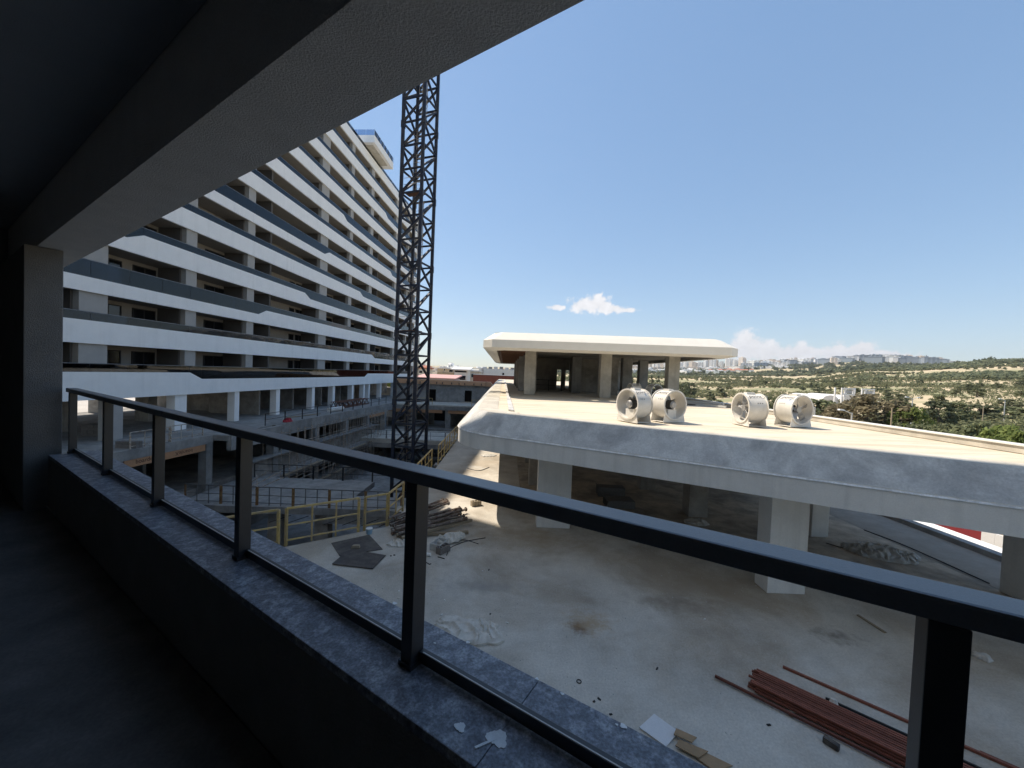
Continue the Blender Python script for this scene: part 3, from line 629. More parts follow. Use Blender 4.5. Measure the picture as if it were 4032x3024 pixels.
# eave outline in plan: near edge (skew) with a rounded left corner, right edge, far edge, left edge
def outline(inset):
    """closed plan outline, inset towards the middle by `inset` metres"""
    P0 = RO(-30, 10.64 + inset, 0)
    # intersection of near edge with left edge, then fillet
    lx = lambda Y: xl(Y) - .35 + inset
    best = None
    for i in range(4000):
        q = -6 + i * .01; p = RO(q, 10.64 + inset, 0)
        if p.x < lx(p.y): best = q; break
    c = RO(best, 10.64 + inset, 0); r_ = max(1.75 - inset * .45, .4)
    a = c - RO.u * r_; b = c + Vector((-.0235, 1, 0)).normalized() * r_
    pts = []
    # right edge
    rx = 14.6 - inset
    qe = next(-1 * i * .01 for i in range(4000) if RO(-i * .01, 10.64 + inset, 0).x > rx)
    pts.append(RO(qe, 10.64 + inset, 0))
    for i in range(13):
        t_ = i / 12; p = a * (1 - t_) ** 2 + c * 2 * t_ * (1 - t_) + b * t_ ** 2; pts.append(p)
    far = 88 - inset
    pts.append(Vector((lx(far), far, 0))); pts.append(Vector((rx, far, 0)))
    return [(p.x, p.y) for p in pts]
o0, o1, o2 = outline(0), outline(.46), outline(.95)
n = len(o0)
def ring(a, za, b, zb_):
    mb = MB(); mb.add([(x, y, za) for x, y in a] + [(x, y, zb_) for x, y in b], [(i, (i + 1) % n, (i + 1) % n + n, i + n) for i in range(n)]); return mb
def face_part(name, mb, m, par, sub=0):
    me = mb.mesh(name, origin=wloc(par)); return link(name, me, m, par)
# widen the left slope: the left side slope runs about a metre
def widen(o, k): return [(x + (k if x < 0.2 and y > 13.5 else (k * .5 if x < 1.2 and y > 12.6 and x < .8 else 0)), y) for x, y in o]
o1 = widen(o1, .25); o2 = widen(o2, .55)
face_part('fascia', ring(o0, 2.79, o0, 3.37), 'fascia_white', low)
face_part('sloped_fascia', ring(o0, 3.37, o1, 4.02), 'concrete_slope', low)
face_part('drip_edge', ring(outline(-.03), 3.315, outline(.055), 3.415), 'drip_white', low)
# ledge (inner strip) and roof screed
lg = face_part('ledge', ring(o1, 4.02, o2, 4.03), 'concrete_pale', low)
mbt = MB(); mbt.add([(x, y, 4.015) for x, y in o2] + [(x, y, 4.03) for x, y in o2], [tuple(range(n))] + [(i, (i + 1) % n, (i + 1) % n + n, i + n) for i in range(n)])
part('roof_surface', mbt, 'roof_screed', low)
# underside: bevel + soffit
om = outline(.35); oi = outline(1.4)
face_part('soffit_bevel', ring(o0, 2.79, om, 2.72), 'fascia_white', low)
mbs = MB(); mbs.add([(x, y, 2.72) for x, y in om], [tuple(range(n))]); 
# deck above: soffit recessed to z 3.35 inside a perimeter beam
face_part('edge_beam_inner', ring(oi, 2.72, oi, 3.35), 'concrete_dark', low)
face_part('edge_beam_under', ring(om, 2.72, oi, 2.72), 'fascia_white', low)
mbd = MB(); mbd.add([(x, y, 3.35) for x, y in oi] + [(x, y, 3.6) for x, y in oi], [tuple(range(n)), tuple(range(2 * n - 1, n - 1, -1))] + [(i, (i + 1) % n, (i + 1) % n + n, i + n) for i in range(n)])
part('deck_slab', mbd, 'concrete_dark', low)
# kerb on the outer (right) edge, white capped
part('roof_kerb', MB().box(WORLD, 11.78, 12.0, 7.6, 86, 4.03, 4.2), 'concrete_pale', low); part('kerb_capping', MB().box(WORLD, 11.74, 12.06, 7.6, 86, 4.202, 4.235), 'roof_white', low)
# gravel strip / expansion joint on the left ledge
part('joint_strip', MB().hexa([(xl(12.6) + 1.52, 14.2, 4.03), (xl(12.6) + 1.72, 14.0, 4.03), (xl(86) + 1.72, 86, 4.03), (xl(86) + 1.52, 86, 4.03), (xl(12.6) + 1.52, 14.2, 4.07), (xl(12.6) + 1.72, 14.0, 4.07), (xl(86) + 1.72, 86, 4.07), (xl(86) + 1.52, 86, 4.07)]), 'concrete_slope', low)
# columns
def colm(x0, x1, y0, y1, m='fascia_white', z1=3.349): part('column', MB().box(WORLD, x0, x1, y0, y1, 0.003, z1), m, low, .015)
colm(1.06, 2.24, 13.45, 14.0); colm(6.79, 7.77, 9.78, 10.3); colm(10.9, 11.5, 13.6, 14.2); colm(13.5, 14.15, 9.75, 10.35)
for x, y in ((7.2, 15.1), (6.45, 18.6), (1.0, 18.6), (1.0, 23.2), (1.0, 29), (6.6, 25), (11.2, 19), (11.2, 25), (6.6, 32), (1, 36), (11.2, 33), (1, 44), (6.6, 42), (11.2, 42)): colm(x, x + .75, y, y + .6, 'concrete_dark')
part('rear_wall', MB().box(WORLD, -1.2, 12.2, 50, 50.3, .003, 3.349), 'concrete_dark', low)
# the dusty floor under the roof
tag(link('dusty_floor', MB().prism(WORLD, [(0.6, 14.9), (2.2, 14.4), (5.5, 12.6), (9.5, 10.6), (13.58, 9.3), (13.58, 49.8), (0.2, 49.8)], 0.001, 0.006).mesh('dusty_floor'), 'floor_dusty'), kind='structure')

# ================================================================== rooftop pavilion
pav = empty('rooftop_pavilion', (5.5, 38, ZR), 'open concrete pavilion under a broad white flat roof, standing on the canopy', 'pavilion')
def pout(i):
    x0, x1, y0, y1 = -1.78 + i, 12.75 - i, 21.75 + i, 55 - i; ch = .75
    # slightly skewed like the roof below
    return [(x0 + .55, y0 + .25), (x1 - ch, y0 - .55), (x1, y0 + .15), (x1 + .2, y1), (x0 - .7, y1), (x0, y0 + .95)]
n = 6
p0_, pt_, pm_, pi_ = pout(0), pout(.62), pout(.55), pout(.78)
face_part('fascia', ring(p0_, 6.87, p0_, 7.31), 'pavilion_white', pav)
face_part('sloped_top', ring(p0_, 7.31, pt_, 7.80), 'pavilion_white', pav)
face_part('soffit_bevel', ring(p0_, 6.87, pm_, 6.74), 'pavilion_white', pav)
# roof plate with a row of square openings near the front edge
hx = [2.5 + i * 1.05 for i in range(9)]
mbp = MB(); y_a, y_b = 23.35, 23.85
mbp.add([(x, y, 7.80) for x, y in pt_] , [])
def plate(x0, x1, y0, y1): mbp.box(WORLD, x0, x1, y0, y1, 7.62, 7.80)
x_l, x_r = -1.05, 12.1
mbp.prism(WORLD, [(-1.14, y_b), (12.1, y_b), (12.28, 54.3), (-1.82, 54.3)], 7.62, 7.80)
xs = [x_l] + [v for h in hx for v in (h, h + .5)] + [x_r]
for i in range(0, len(xs), 2): plate(xs[i], xs[i + 1], y_a, y_b - .003)
part('roof_plate', mbp, 'pavilion_white', pav)
mbf = MB(); mbf.prism(WORLD, [(-0.6, 22.72), (11.4, 21.95), (12.05, 22.5), (12.08, y_a - .003), (-1.05, y_a - .003), (-1.12, 23.1)], 7.62, 7.80); part('roof_plate', mbf, 'pavilion_white', pav)
face_part('soffit_rim', ring(pm_, 6.74, pi_, 6.76), 'pavilion_white', pav)
face_part('inner_upstand', ring(pi_, 6.76, pi_, 7.61), 'concrete_dark', pav)
part('ceiling_slab', MB().box(WORLD, -.9, 11.9, 24.4, 53.2, 6.98, 7.2), 'concrete_dark', pav)
# rusty steel framing in the unfinished soffit
for i in range(22): part('soffit_batten', MB().box(WORLD, -.78 - i * .026, .8, 24.2 + i * 1.3, 24.28 + i * 1.3, 6.80, 6.86), 'crane_rust', pav)
for X in (-.6, 0, .5): part('soffit_batten', MB().box(WORLD, X, X + .06, 23.6, 52, 6.865, 6.92), 'crane_rust', pav)
part('soffit_board', MB().prism(WORLD, [(-.95, 24.1), (1.1, 24.1), (1.1, 53), (-1.7, 53)], 6.925, 6.95), 'soffit_rust', pav)
part('ochre_patch', MB().hexa([(-.05, 22.1, 6.835), (1.62, 22.01, 6.835), (1.62, 22.38, 6.75), (-.05, 22.47, 6.75), (-.05, 22.1, 6.86), (1.62, 22.01, 6.86), (1.62, 22.38, 6.79), (-.05, 22.47, 6.79)]), 'patch_ochre', pav)
# columns and core
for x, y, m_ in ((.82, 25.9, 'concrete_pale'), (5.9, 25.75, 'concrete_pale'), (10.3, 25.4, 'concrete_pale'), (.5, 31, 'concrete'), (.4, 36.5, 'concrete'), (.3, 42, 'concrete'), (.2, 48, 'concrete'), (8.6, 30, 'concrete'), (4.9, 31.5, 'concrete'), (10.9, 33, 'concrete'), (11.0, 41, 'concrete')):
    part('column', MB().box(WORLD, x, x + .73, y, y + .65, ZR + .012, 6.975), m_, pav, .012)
part('core_wall', MB().box(WORLD, 1.9, 4.2, 36.3, 36.6, ZR + .012, 6.975), 'concrete_dark', pav); part('core_wall', MB().box(WORLD, 5.35, 8.4, 34.5, 34.8, ZR + .012, 6.975), 'concrete_dark', pav)
part('core_wall', MB().box(WORLD, 4.205, 5.345, 36.3, 36.6, 5.95, 6.975), 'concrete_dark', pav); part('core_wall', MB().box(WORLD, 8.3, 8.6, 34.81, 46, ZR + .012, 6.975), 'concrete_dark', pav)
part('core_wall', MB().box(WORLD, 4.62, 5.02, 36.32, 36.58, ZR + .012, 5.949), 'concrete_dark', pav); part('core_wall', MB().box(WORLD, 6.75, 8.3, 30.2, 30.45, ZR + .012, 6.975), 'concrete_dark', pav); part('core_wall', MB().box(WORLD, 1.6, 1.89, 30, 46, ZR + .012, 6.975), 'concrete_dark', pav); part('core_wall', MB().box(WORLD, 5.35, 5.6, 34.81, 36.29, ZR + .012, 6.975), 'concrete_dark', pav)
mr_ = MB(); mr_.tube((1.95, 33.6, ZR + .95), (4.4, 33.6, ZR + .95), .025, 6).tube((1.95, 33.6, ZR + .5), (4.4, 33.6, ZR + .5), .02, 6)
for X in (2.0, 3.2, 4.35): mr_.tube((X, 33.6, ZR + .015), (X, 33.6, ZR + .95), .025, 6)
solo('stair_railing', mr_, 'steel_black', 'thin black handrail inside the rooftop pavilion', 'railing')
# loose things on the pavilion roof
solo('pallet_stack', MB().box(WORLD, -.2, 1.9, 24.6, 26.4, 7.803, 7.90).box(WORLD, 1.0, 1.9, 24.7, 26.0, 7.905, 8.0).box(WORLD, -.1, .5, 24.62, 26.3, 7.905, 7.94), 'timber', 'flat stack of boards on the pavilion roof, left of the metal duct', 'boards', bevel=.01)
solo('metal_duct', MB().prism(Fr(90, (3.3, 24.6, 7.803), -1), [(0, 0), (1.1, 0), (1.1, 1.3), (0, 1.3)], 0, .12).prism(Fr(90, (3.3, 24.6, 7.803), -1), [(.1, .1), (1.0, .1), (1.0, 1.2), (.1, 1.2)], .121, .24), 'steel_grey', 'small grey metal duct cap lying on the pavilion roof', 'duct', bevel=.02)

# ================================================================== axial fans on the roof
RF, LF, ZF = .45, .60, .56
def fan_meshes():
    P = {}
    def shell(x0, x1, r0, r1, n=40):
        mb = MB(); vs = []; 
        for x, r_ in ((x0, r1), (x1, r1), (x1, r0), (x0, r0)): vs += [(x, r_ * math.cos(2 * math.pi * i / n), ZF + r_ * math.sin(2 * math.pi * i / n)) for i in range(n)]
        fs = [(k * n + i, k * n + (i + 1) % n, ((k + 1) % 4) * n + (i + 1) % n, ((k + 1) % 4) * n + i) for k in range(4) for i in range(n)]; return mb.add(vs, fs)
    P['casing'] = (shell(-LF / 2, LF / 2, RF - .012, RF), 'fan_cream', True)
    P['flange'] = (shell(LF / 2 - .012, LF / 2 + .008, RF - .013, RF + .035), 'fan_cream', True)
    P['flange_b'] = (shell(-LF / 2 - .008, -LF / 2 + .012, RF - .013, RF + .035), 'fan_cream', True)
    for nm, x in (('foot', LF / 2 - .03), ('foot_b', -LF / 2 + .022)):
        prof = [(-.44, 0), (.44, 0), (.45, .06)] + [(.30 * math.cos(a) * 1.25, .27 + .0 * a) for a in (0,)] 
        arc = [(RF * math.cos(a) * 1.005, ZF + RF * math.sin(a) * 1.005) for a in [R(-33 - 114 * i / 12) for i in range(13)]]
        pts = [(-.45, .05), (-.44, 0), (.44, 0), (.45, .05)] + arc
        mb = MB(); n_ = len(pts); mb.add([(x, y, z) for y, z in pts] + [(x + .008, y, z) for y, z in pts], [tuple(range(n_)), tuple(range(2 * n_ - 1, n_ - 1, -1))] + [(i, (i + 1) % n_, (i + 1) % n_ + n_, i + n_) for i in range(n_)])
        P[nm] = (mb, 'fan_cream', False)
    P['base_plate'] = (MB().box(WORLD, -LF / 2, LF / 2, -.42, .42, .012, .02), 'fan_cream', False)
    mo = MB().tube((-.02, 0, ZF), (.20, 0, ZF), .135, 18)
    for i in range(18):
        a = 2 * math.pi * i / 18; c_ = Vector((0, math.cos(a), math.sin(a))); mo.bar(Vector((-.01, 0, ZF)) + c_ * .14, Vector((.18, 0, ZF)) + c_ * .14, .01, .02)
    P['motor'] = (mo, 'fan_motor', True); P['motor_cap'] = (MB().tube((.201, 0, ZF), (.25, 0, ZF), .125, 18, r2=.09), 'fan_metal', True)
    P['motor_bracket'] = (MB().box(WORLD, -.02, .18, -.17, .17, .13, ZF - .15), 'fan_cream', False)
    P['hub'] = (MB().tube((-.20, 0, ZF), (-.09, 0, ZF), .10, 16), 'fan_metal', True)
    for k in range(5):
        a = 2 * math.pi * k / 5 + .3; rd = Vector((0, math.cos(a), math.sin(a))); tg = Vector((0, -math.sin(a), math.cos(a))); ax = Vector((1, 0, 0)); c0 = Vector((-.145, 0, ZF)); vs = []
        for rr, wd, tw in ((.10, .07, .9), (.25, .085, .65), (.42, .075, .45)):
            dr = tg * math.cos(tw) + ax * math.sin(tw)
            for sgn in (-1, 1): vs += [c0 + rd * rr + dr * (sgn * wd), c0 + rd * rr + dr * (sgn * wd) + (ax * math.cos(tw) - tg * math.sin(tw)) * .012]
        fs = []
        for q in range(2):
            b = q * 4; fs += [(b, b + 2, b + 6, b + 4), (b + 1, b + 5, b + 7, b + 3), (b, b + 4, b + 5, b + 1), (b + 2, b + 3, b + 7, b + 6)]
        fs += [(0, 1, 3, 2), (8, 10, 11, 9)]; P[f'blade{k}'] = (MB().add(vs, fs), 'fan_metal', False)
    P['terminal_box'] = (MB().box(WORLD, -.16, .10, -.09, .09, ZF + RF - .02, ZF + RF + .055), 'fan_cream', False)
    pt = MB()
    for sgn in (1, -1):
        for x in (.0, .07, .14):
            a = R(24); y, z = RF * math.cos(a) * sgn, ZF + RF * math.sin(a); nn = Vector((0, math.cos(a) * sgn, math.sin(a))); pt.tube(Vector((x, y, z)) - nn * .004, Vector((x, y, z)) + nn * .006, .014, 8)
    P['port'] = (pt, 'steel_black', False)
    # lettering + oval badge bent round the casing, on both flanks
    for sgn, nm in ((1, 'lettering'), (-1, 'lettering_b')):
        vs, fs = textmesh('point', .19, .18); bm = bmesh.new(); bv = [bm.verts.new(v) for v in vs]
        for f in fs:
            try: bm.faces.new([bv[i] for i in f])
            except ValueError: pass
        for yy in [-.12 + .015 * i for i in range(17)]: bmesh.ops.bisect_plane(bm, geom=list(bm.verts) + list(bm.edges) + list(bm.faces), plane_co=(0, yy, 0), plane_no=(0, 1, 0))
        bmesh.ops.triangulate(bm, faces=bm.faces); bm.verts.index_update()
        def bend(x, y, off=.003):
            a = R(58) + y / RF; r_ = RF + off; return Vector((-x * sgn if sgn > 0 else x, r_ * math.cos(a) * sgn, ZF + r_ * math.sin(a)))
        mb = MB().add([bend(v.co.x, v.co.y) for v in bm.verts], [tuple(v.index for v in f.verts) for f in bm.faces]); bm.free(); P[nm] = (mb, 'print_black', False)
        ov = MB(); K = 40; pr = []
        for i in range(K):
            a = 2 * math.pi * i / K; pr.append((.30 * math.copysign(abs(math.cos(a)) ** .55, math.cos(a)), .10 * math.copysign(abs(math.sin(a)) ** .8, math.sin(a))))
        vs = [bend(x * s_, y * s_, .0035) for s_ in (1, .955) for x, y in pr]; ov.add(vs, [(i, (i + 1) % K, (i + 1) % K + K, i + K) for i in range(K) if not (K * .12 < i < K * .40)]); P['badge' if sgn > 0 else 'badge_b'] = (ov, 'print_black', False)
    P['sticker'] = (MB().add([(-.16, (RF + .003) * math.cos(R(a)), ZF + (RF + .003) * math.sin(R(a))) for a in (50, 44, 38)] + [(-.10, (RF + .003) * math.cos(R(a)), ZF + (RF + .003) * math.sin(R(a))) for a in (50, 44, 38)], [(0, 1, 4, 3), (1, 2, 5, 4)]), 'sticker_blue', False)
    return {k: (mb.mesh(k.rstrip('_b0123456789') if k[-1].isdigit() else k.replace('_b', '') if k.endswith('_b') else k, smooth=sm), m_) for k, (mb, m_, sm) in P.items()}
FM = fan_meshes()
def put_fan(x, y, az, label, flip=False):
    # az = azimuth that the motor end (+X local) faces
    r_ = empty('axial_fan', (x, y, ZR + .018), label, 'fan', 'axial fans on the roof', rz=R(90 - az))
    for k, (me, m_) in FM.items(): link(me.name.split('.')[0], me, m_, r_)
    return r_
put_fan(3.88, 12.12, -117, 'cream axial fan with its motor end facing left, leftmost of the four in the sun')
put_fan(5.13, 12.55, 157, 'cream axial fan with its dark motor facing the viewer, second from left on the roof')
put_fan(7.68, 12.38, 89, 'cream axial fan seen side-on with large dark lettering on its flank, third from left')
put_fan(9.30, 12.66, -16, 'cream axial fan with bare blades facing the viewer, rightmost on the roof')
put_fan(7.95, 25.0, 80, 'shaded axial fan under the pavilion eave, left one of the rear pair')
put_fan(9.25, 25.0, -20, 'shaded axial fan under the pavilion eave with open blades, right one of the rear pair')
# timber and pipes stacked along the roof kerb behind the fans
for i, (a, b, w_, h_, z_) in enumerate((((7.4, 26.8), (11.3, 20.2), .10, .10, .06), ((7.6, 27.0), (11.4, 20.6), .10, .10, .17), ((8.6, 23.6), (10.0, 21.0), .22, .06, .05))):
    solo('loose_plank', MB().bar((*a, ZR + z_ + .02), (*b, ZR + z_ + .02), w_, h_), ['lamp_grey', 'lamp_grey', 'board_dark'][i], ['long grey pipe lying on the roof behind the fans, lower of two', 'long grey pipe lying on the roof behind the fans, upper of two', 'short dark plank lying on the sunny roof behind the fans'][i], ['pipe', 'pipe', 'plank'][i])
# ================================================================== tower crane mast
CB = Vector((-8.08, 31.0, -7.99))
cr = empty('tower_crane', CB, 'dark blue lattice tower crane mast rising out of the pit', 'crane')
cs = [Vector((-1.18, -.57, 0)), Vector((.57, -1.18, 0)), Vector((1.18, .57, 0)), Vector((-.57, 1.18, 0))]
ZTOP = 44.0; PH = 1.8
for c_ in cs:
    z = 0.0
    while z < ZTOP:
        z2 = min(z + 3 * PH, ZTOP); part('mast_leg', MB().bar(CB + c_ + Vector((0, 0, z)), CB + c_ + Vector((0, 0, z2)), .23), 'crane_blue', cr)
        part('joint_sleeve', MB().bar(CB + c_ + Vector((0, 0, z2 - .25)), CB + c_ + Vector((0, 0, z2 + .25)), .29), 'crane_blue', cr); z = z2
np_ = int(ZTOP / PH)
for k in range(np_):
    z = k * PH
    for j in range(4):
        a, b = cs[j], cs[(j + 1) % 4]
        part('horizontal_bar', MB().bar(CB + a + Vector((0, 0, z + .12)), CB + b + Vector((0, 0, z + .12)), .12), 'crane_blue', cr)
        if j in (0, 2): p, q = (a, b) if j == 0 else (b, a)
        else: p, q = (b, a) if k % 2 else (a, b)
        part('diagonal_bar', MB().bar(CB + p + Vector((0, 0, z + .2)), CB + q + Vector((0, 0, z + PH)), .135), 'crane_blue', cr)
# ladder with safety hoops, rest platforms, cable
for k in range(0, np_, 3):
    z = k * PH; off = Vector((-.15, .45, 0)) if (k // 3) % 2 else Vector((.2, .35, 0))
    lad = MB()
    for sx in (-.2, .2): lad.tube(CB + off + Vector((sx, 0, z + .2)), CB + off + Vector((sx, 0, z + 3 * PH)), .022, 5)
    for i in range(17): lad.tube(CB + off + Vector((-.2, 0, z + .4 + i * .3)), CB + off + Vector((.2, 0, z + .4 + i * .3)), .014, 5)
    part('ladder', lad, 'scaffold', cr)
    hp = MB()
    for i in range(5):
        zz = z + 1.9 + i * .8; pts = [CB + off + Vector((.34 * math.cos(t_), -.36 + .36 * math.sin(t_) * 1.0, zz)) for t_ in [R(60 - 300 * q / 9) for q in range(10)]]; hp.path(pts, .012, 4)
    for t_ in (R(-150), R(-90), R(-30)): hp.tube(CB + off + Vector((.34 * math.cos(t_), -.36 + .36 * math.sin(t_), z + 1.9)), CB + off + Vector((.34 * math.cos(t_), -.36 + .36 * math.sin(t_), z + 5.1)), .012, 4)
    part('safety_cage', hp, 'scaffold', cr)
    if k % 6 == 3:
        e = [CB + c_ * .86 + Vector((0, 0, z + .22)) for c_ in cs]; part('platform', MB().hexa([*e[:2], (e[1] + e[2]) / 2, (e[0] + e[3]) / 2] + [v + Vector((0, 0, .05)) for v in (e[0], e[1], (e[1] + e[2]) / 2, (e[0] + e[3]) / 2)]), 'crane_rust', cr)
        gr_ = MB()
        for zz in (.6, 1.1): gr_.tube(e[0] + Vector((0, 0, zz)), e[1] + Vector((0, 0, zz)), .018, 5)
        part('platform_guard', gr_, 'scaffold', cr)
for dx in (0, .12): part('power_cable', MB().path([CB + Vector((-.45 + dx + .05 * math.sin(i * .9 + dx * 20), .2 + .06 * math.cos(i * 1.3), i * 1.5)) for i in range(29)], .02, 5), 'steel_black', cr)
part('footing', MB().box(WORLD, CB.x - 2.2, CB.x + 2.2, CB.y - 2.2, CB.y + 2.2, -7.985, -7.2), 'concrete', cr)

# ================================================================== guard rails
def fence(p, q, z, label, group, h=1.12, nm=2, m='fence_yellow', mp=None, thick=.055, rails=3, base=True):
    p = Vector((*p, z)); q = Vector((*q, z)); r_ = empty('guard_rail', (p + q) / 2, label, 'guard rail', group); d = (q - p); mp = mp or m
    for t_ in (0.0, 1.0): part('end_post', MB().bar(p + d * t_ + Vector((0, 0, .003)), p + d * t_ + Vector((0, 0, h)), thick * 1.25), mp, r_)
    for i in range(nm): t_ = (i + 1) / (nm + 1); part('upright', MB().bar(p + d * t_ + Vector((0, 0, .003)), p + d * t_ + Vector((0, 0, h - thick / 2)), thick * .75), m, r_)
    for i in range(rails): zz = [h, h * .55, .16][i] if rails == 3 else [h, h * .5][i]; part('rail', MB().bar(p + d * .002 + Vector((0, 0, zz)), q - d * .002 + Vector((0, 0, zz)), thick * (1 if i == 0 else .7)), m, r_)
    return r_
YG = 'yellow guard rails along the terrace edge'
fence((-11.9, 7.4), (-9.4, 9.3), 0, 'yellow steel guard rail partly hidden behind the stone sill, leftmost on the terrace', YG)
fence((-9.2, 9.45), (-6.72, 11.22), 0, 'yellow steel guard rail at the pit edge left of the two dark boards', YG)
fence((-6.55, 11.33), (-4.86, 12.5), 0, 'yellow steel guard rail directly behind the two dark boards', YG)
fence((-4.70, 12.62), (-4.10, 13.05), 0, 'short yellow guard rail left of the pile of props', YG, nm=0)
fence((-4.08, 13.1), (-3.97, 14.5), 0, 'yellow guard rail behind the pile of props, turning away along the pit', YG, nm=1)
fence((-4.15, 17.4), (-4.2, 20.8), 0, 'yellow guard rail seen just above the handrail in front of the crane foot', YG, nm=3)
ords = ['first', 'second', 'third', 'fourth', 'fifth', 'sixth', 'seventh', 'eighth', 'ninth', 'tenth']
for i in range(9):
    y0 = 22 + i * 2.2; fence((-4.07 - .0125 * (y0 - 22), y0), (-4.07 - .0125 * (y0 - 19.9), y0 + 2.08), 0, f'yellow guard rail along the far terrace edge by the curved fascia, {ords[i]} from the viewer', YG, nm=1)
WG = 'rusty guard rails on the walkway'
for i in range(6):
    X0 = -21.0 + i * 2.36; fence((X0, 24.85), (X0 + 2.28, 24.85), -3.84, f'rusty guard rail along the pit walkway, {ords[i]} panel from the left', WG, h=1.2, nm=2, m='steel_grey', mp='fence_rusty', thick=.06)
BG = 'thin black edge rails'
for i in range(5): fence((-20.6 + i * 2.4, 31.0), (-18.25 + i * 2.4, 31.0), -3.84, f'thin black guard rail on the far walkway edge, {ords[i]} panel from the left', BG, h=1.1, nm=0, m='steel_black', thick=.045, rails=2)
for i in range(10):
    Y0 = 33.2 + i * 2.6; fence((xp(Y0) - .35, Y0), (xp(Y0 + 2.55) - .35, Y0 + 2.55), 0.02, f'thin black guard rail on the podium edge, {ords[i]} panel from the left', BG, h=1.05, nm=0, m='steel_black', thick=.045, rails=2)
for i in range(4): fence((-20.2 + i * 3.9, 50.7), (-16.4 + i * 3.9, 50.7), -3.84, f'thin black guard rail on the slab behind the crane, {ords[i]} panel from the left', BG, h=1.1, nm=1, m='steel_black', thick=.045, rails=2)
for i in range(2): fence((xp(23.5) - .8, 22.6 + i * 2.6), (xp(26) - .8, 25.1 + i * 2.6), 0.02, f'pale guard rail on the podium above the lettered board, {["nearer", "farther"][i]} of two', 'guard rails on the podium corner', h=1.0, nm=2, m='scaffold', thick=.05)

# ================================================================== scaffolding on the pit wall
def scaffold(Y0, nb, label):
    r_ = empty('scaffold', (xp(Y0) + 1.6, Y0, -7.99), label, 'scaffold', 'scaffolds on the pit wall')
    for i in range(nb + 1):
        Y = Y0 + i * 1.08
        for off in (1.1, 1.85):
            x = xp(Y) + off; top = -.35 + (.25 if (i % 3 == 1 and off < 1.5) else 0); part('standard', MB().tube((x, Y, -7.985), (x, Y, top), .028, 6), 'scaffold', r_)
        for z in (-6.2, -4.3, -2.4, -.5): part('transom', MB().tube((xp(Y) + 1.1, Y, z), (xp(Y) + 1.85, Y, z), .022, 5), 'scaffold', r_)
    Y1 = Y0 + nb * 1.08
    for off in (1.1, 1.85):
        for z in (-6.4, -4.9, -3.6, -1.75): part('ledger', MB().tube((xp(Y0) + off, Y0 - .2, z), (xp(Y1) + off, Y1 + .2, z + .02), .026, 6), 'scaffold', r_)
    part('brace', MB().tube((xp(Y0) + 1.87, Y0, -1.0), (xp(Y0 + 2.2) + 1.87, Y0 + 2.2, -4.6), .024, 5), 'scaffold', r_); part('brace', MB().tube((xp(Y1) + 1.87, Y1, -4.2), (xp(Y1 - 2.2) + 1.87, Y1 - 2.2, -7.8), .024, 5), 'scaffold', r_)
    for z in (-4.26, -6.16): part('plank', MB().hexa([(xp(Y0) + 1.15, Y0, z), (xp(Y0) + 1.5, Y0, z), (xp(Y1) + 1.5, Y1, z), (xp(Y1) + 1.15, Y1, z), (xp(Y0) + 1.15, Y0, z + .04), (xp(Y0) + 1.5, Y0, z + .04), (xp(Y1) + 1.5, Y1, z + .04), (xp(Y1) + 1.15, Y1, z + .04)]), 'timber', r_)
scaffold(33.2, 7, 'tube scaffold on the pit wall, nearest section'); scaffold(41.6, 7, 'tube scaffold on the pit wall, middle section'); scaffold(50, 4, 'tube scaffold on the pit wall, far section by the orange board')
# short tower of tubes by the walkway
tw = empty('tube_frame', (-18.3, 27.2, -3.84), 'leaning bundle of scaffold tubes on the walkway next to a concrete column', 'tubes')
for a, b in (((-18.9, 26.6), (-16.9, 28.4)), ((-18.4, 26.4), (-16.2, 27.6)), ((-19.3, 27.2), (-17.0, 27.0)), ((-17.2, 26.3), (-18.6, 28.2))): part('tube', MB().tube((*a, -3.78), (*b, -2.3 + random.uniform(-.6, .5)), .035, 6), 'scaffold', tw)

# ================================================================== far concrete block across the pit
fbk = empty('concrete_building', (-12, 67.5, 0), 'raw grey concrete block with two dark doorways and an orange eave', 'building')
def wall_open(name, parent, y0, y1, X0, X1, z0, z1, ops, m):   # wall facing -Y with rectangular openings
    mb = MB(); xs_ = sorted({X0, X1, *[v for o in ops for v in o[:2]]})
    for a, b in zip(xs_, xs_[1:]):
        hit = [o for o in ops if o[0] <= a + 1e-6 and o[1] >= b - 1e-6]
        if not hit: mb.box(WORLD, a, b, y0, y1, z0, z1)
        else:
            o = hit[0]
            if o[2] > z0: mb.box(WORLD, a, b, y0, y1, z0, o[2])
            if o[3] < z1: mb.box(WORLD, a, b, y0, y1, o[3], z1)
    return part(name, mb, m, parent)
wall_open('upper_wall', fbk, 67.5, 67.8, -20.4, -3.8, 0.0, 3.0, [(-14.6, -13.3, 0.0, 2.1), (-8.25, -7.0, 0.0, 2.1)], 'concrete')
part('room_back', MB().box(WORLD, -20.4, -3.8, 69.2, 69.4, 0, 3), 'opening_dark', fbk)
part('eave_board', MB().hexa([(-20.6, 67.05, 3.0), (-4.6, 67.05, 3.0), (-4.6, 70.5, 3.0), (-20.6, 70.5, 3.0), (-20.6, 67.35, 3.72), (-4.6, 67.35, 3.72), (-4.6, 70.5, 3.72), (-20.6, 70.5, 3.72)]), 'board_orange', fbk)
for i in range(12): part('eave_clip', MB().box(WORLD, -20 + i * 1.3 + (.3 if i % 3 else 0), -19.86 + i * 1.3 + (.3 if i % 3 else 0), 67.0, 67.16, 3.1, 3.42), 'board_dark', fbk)
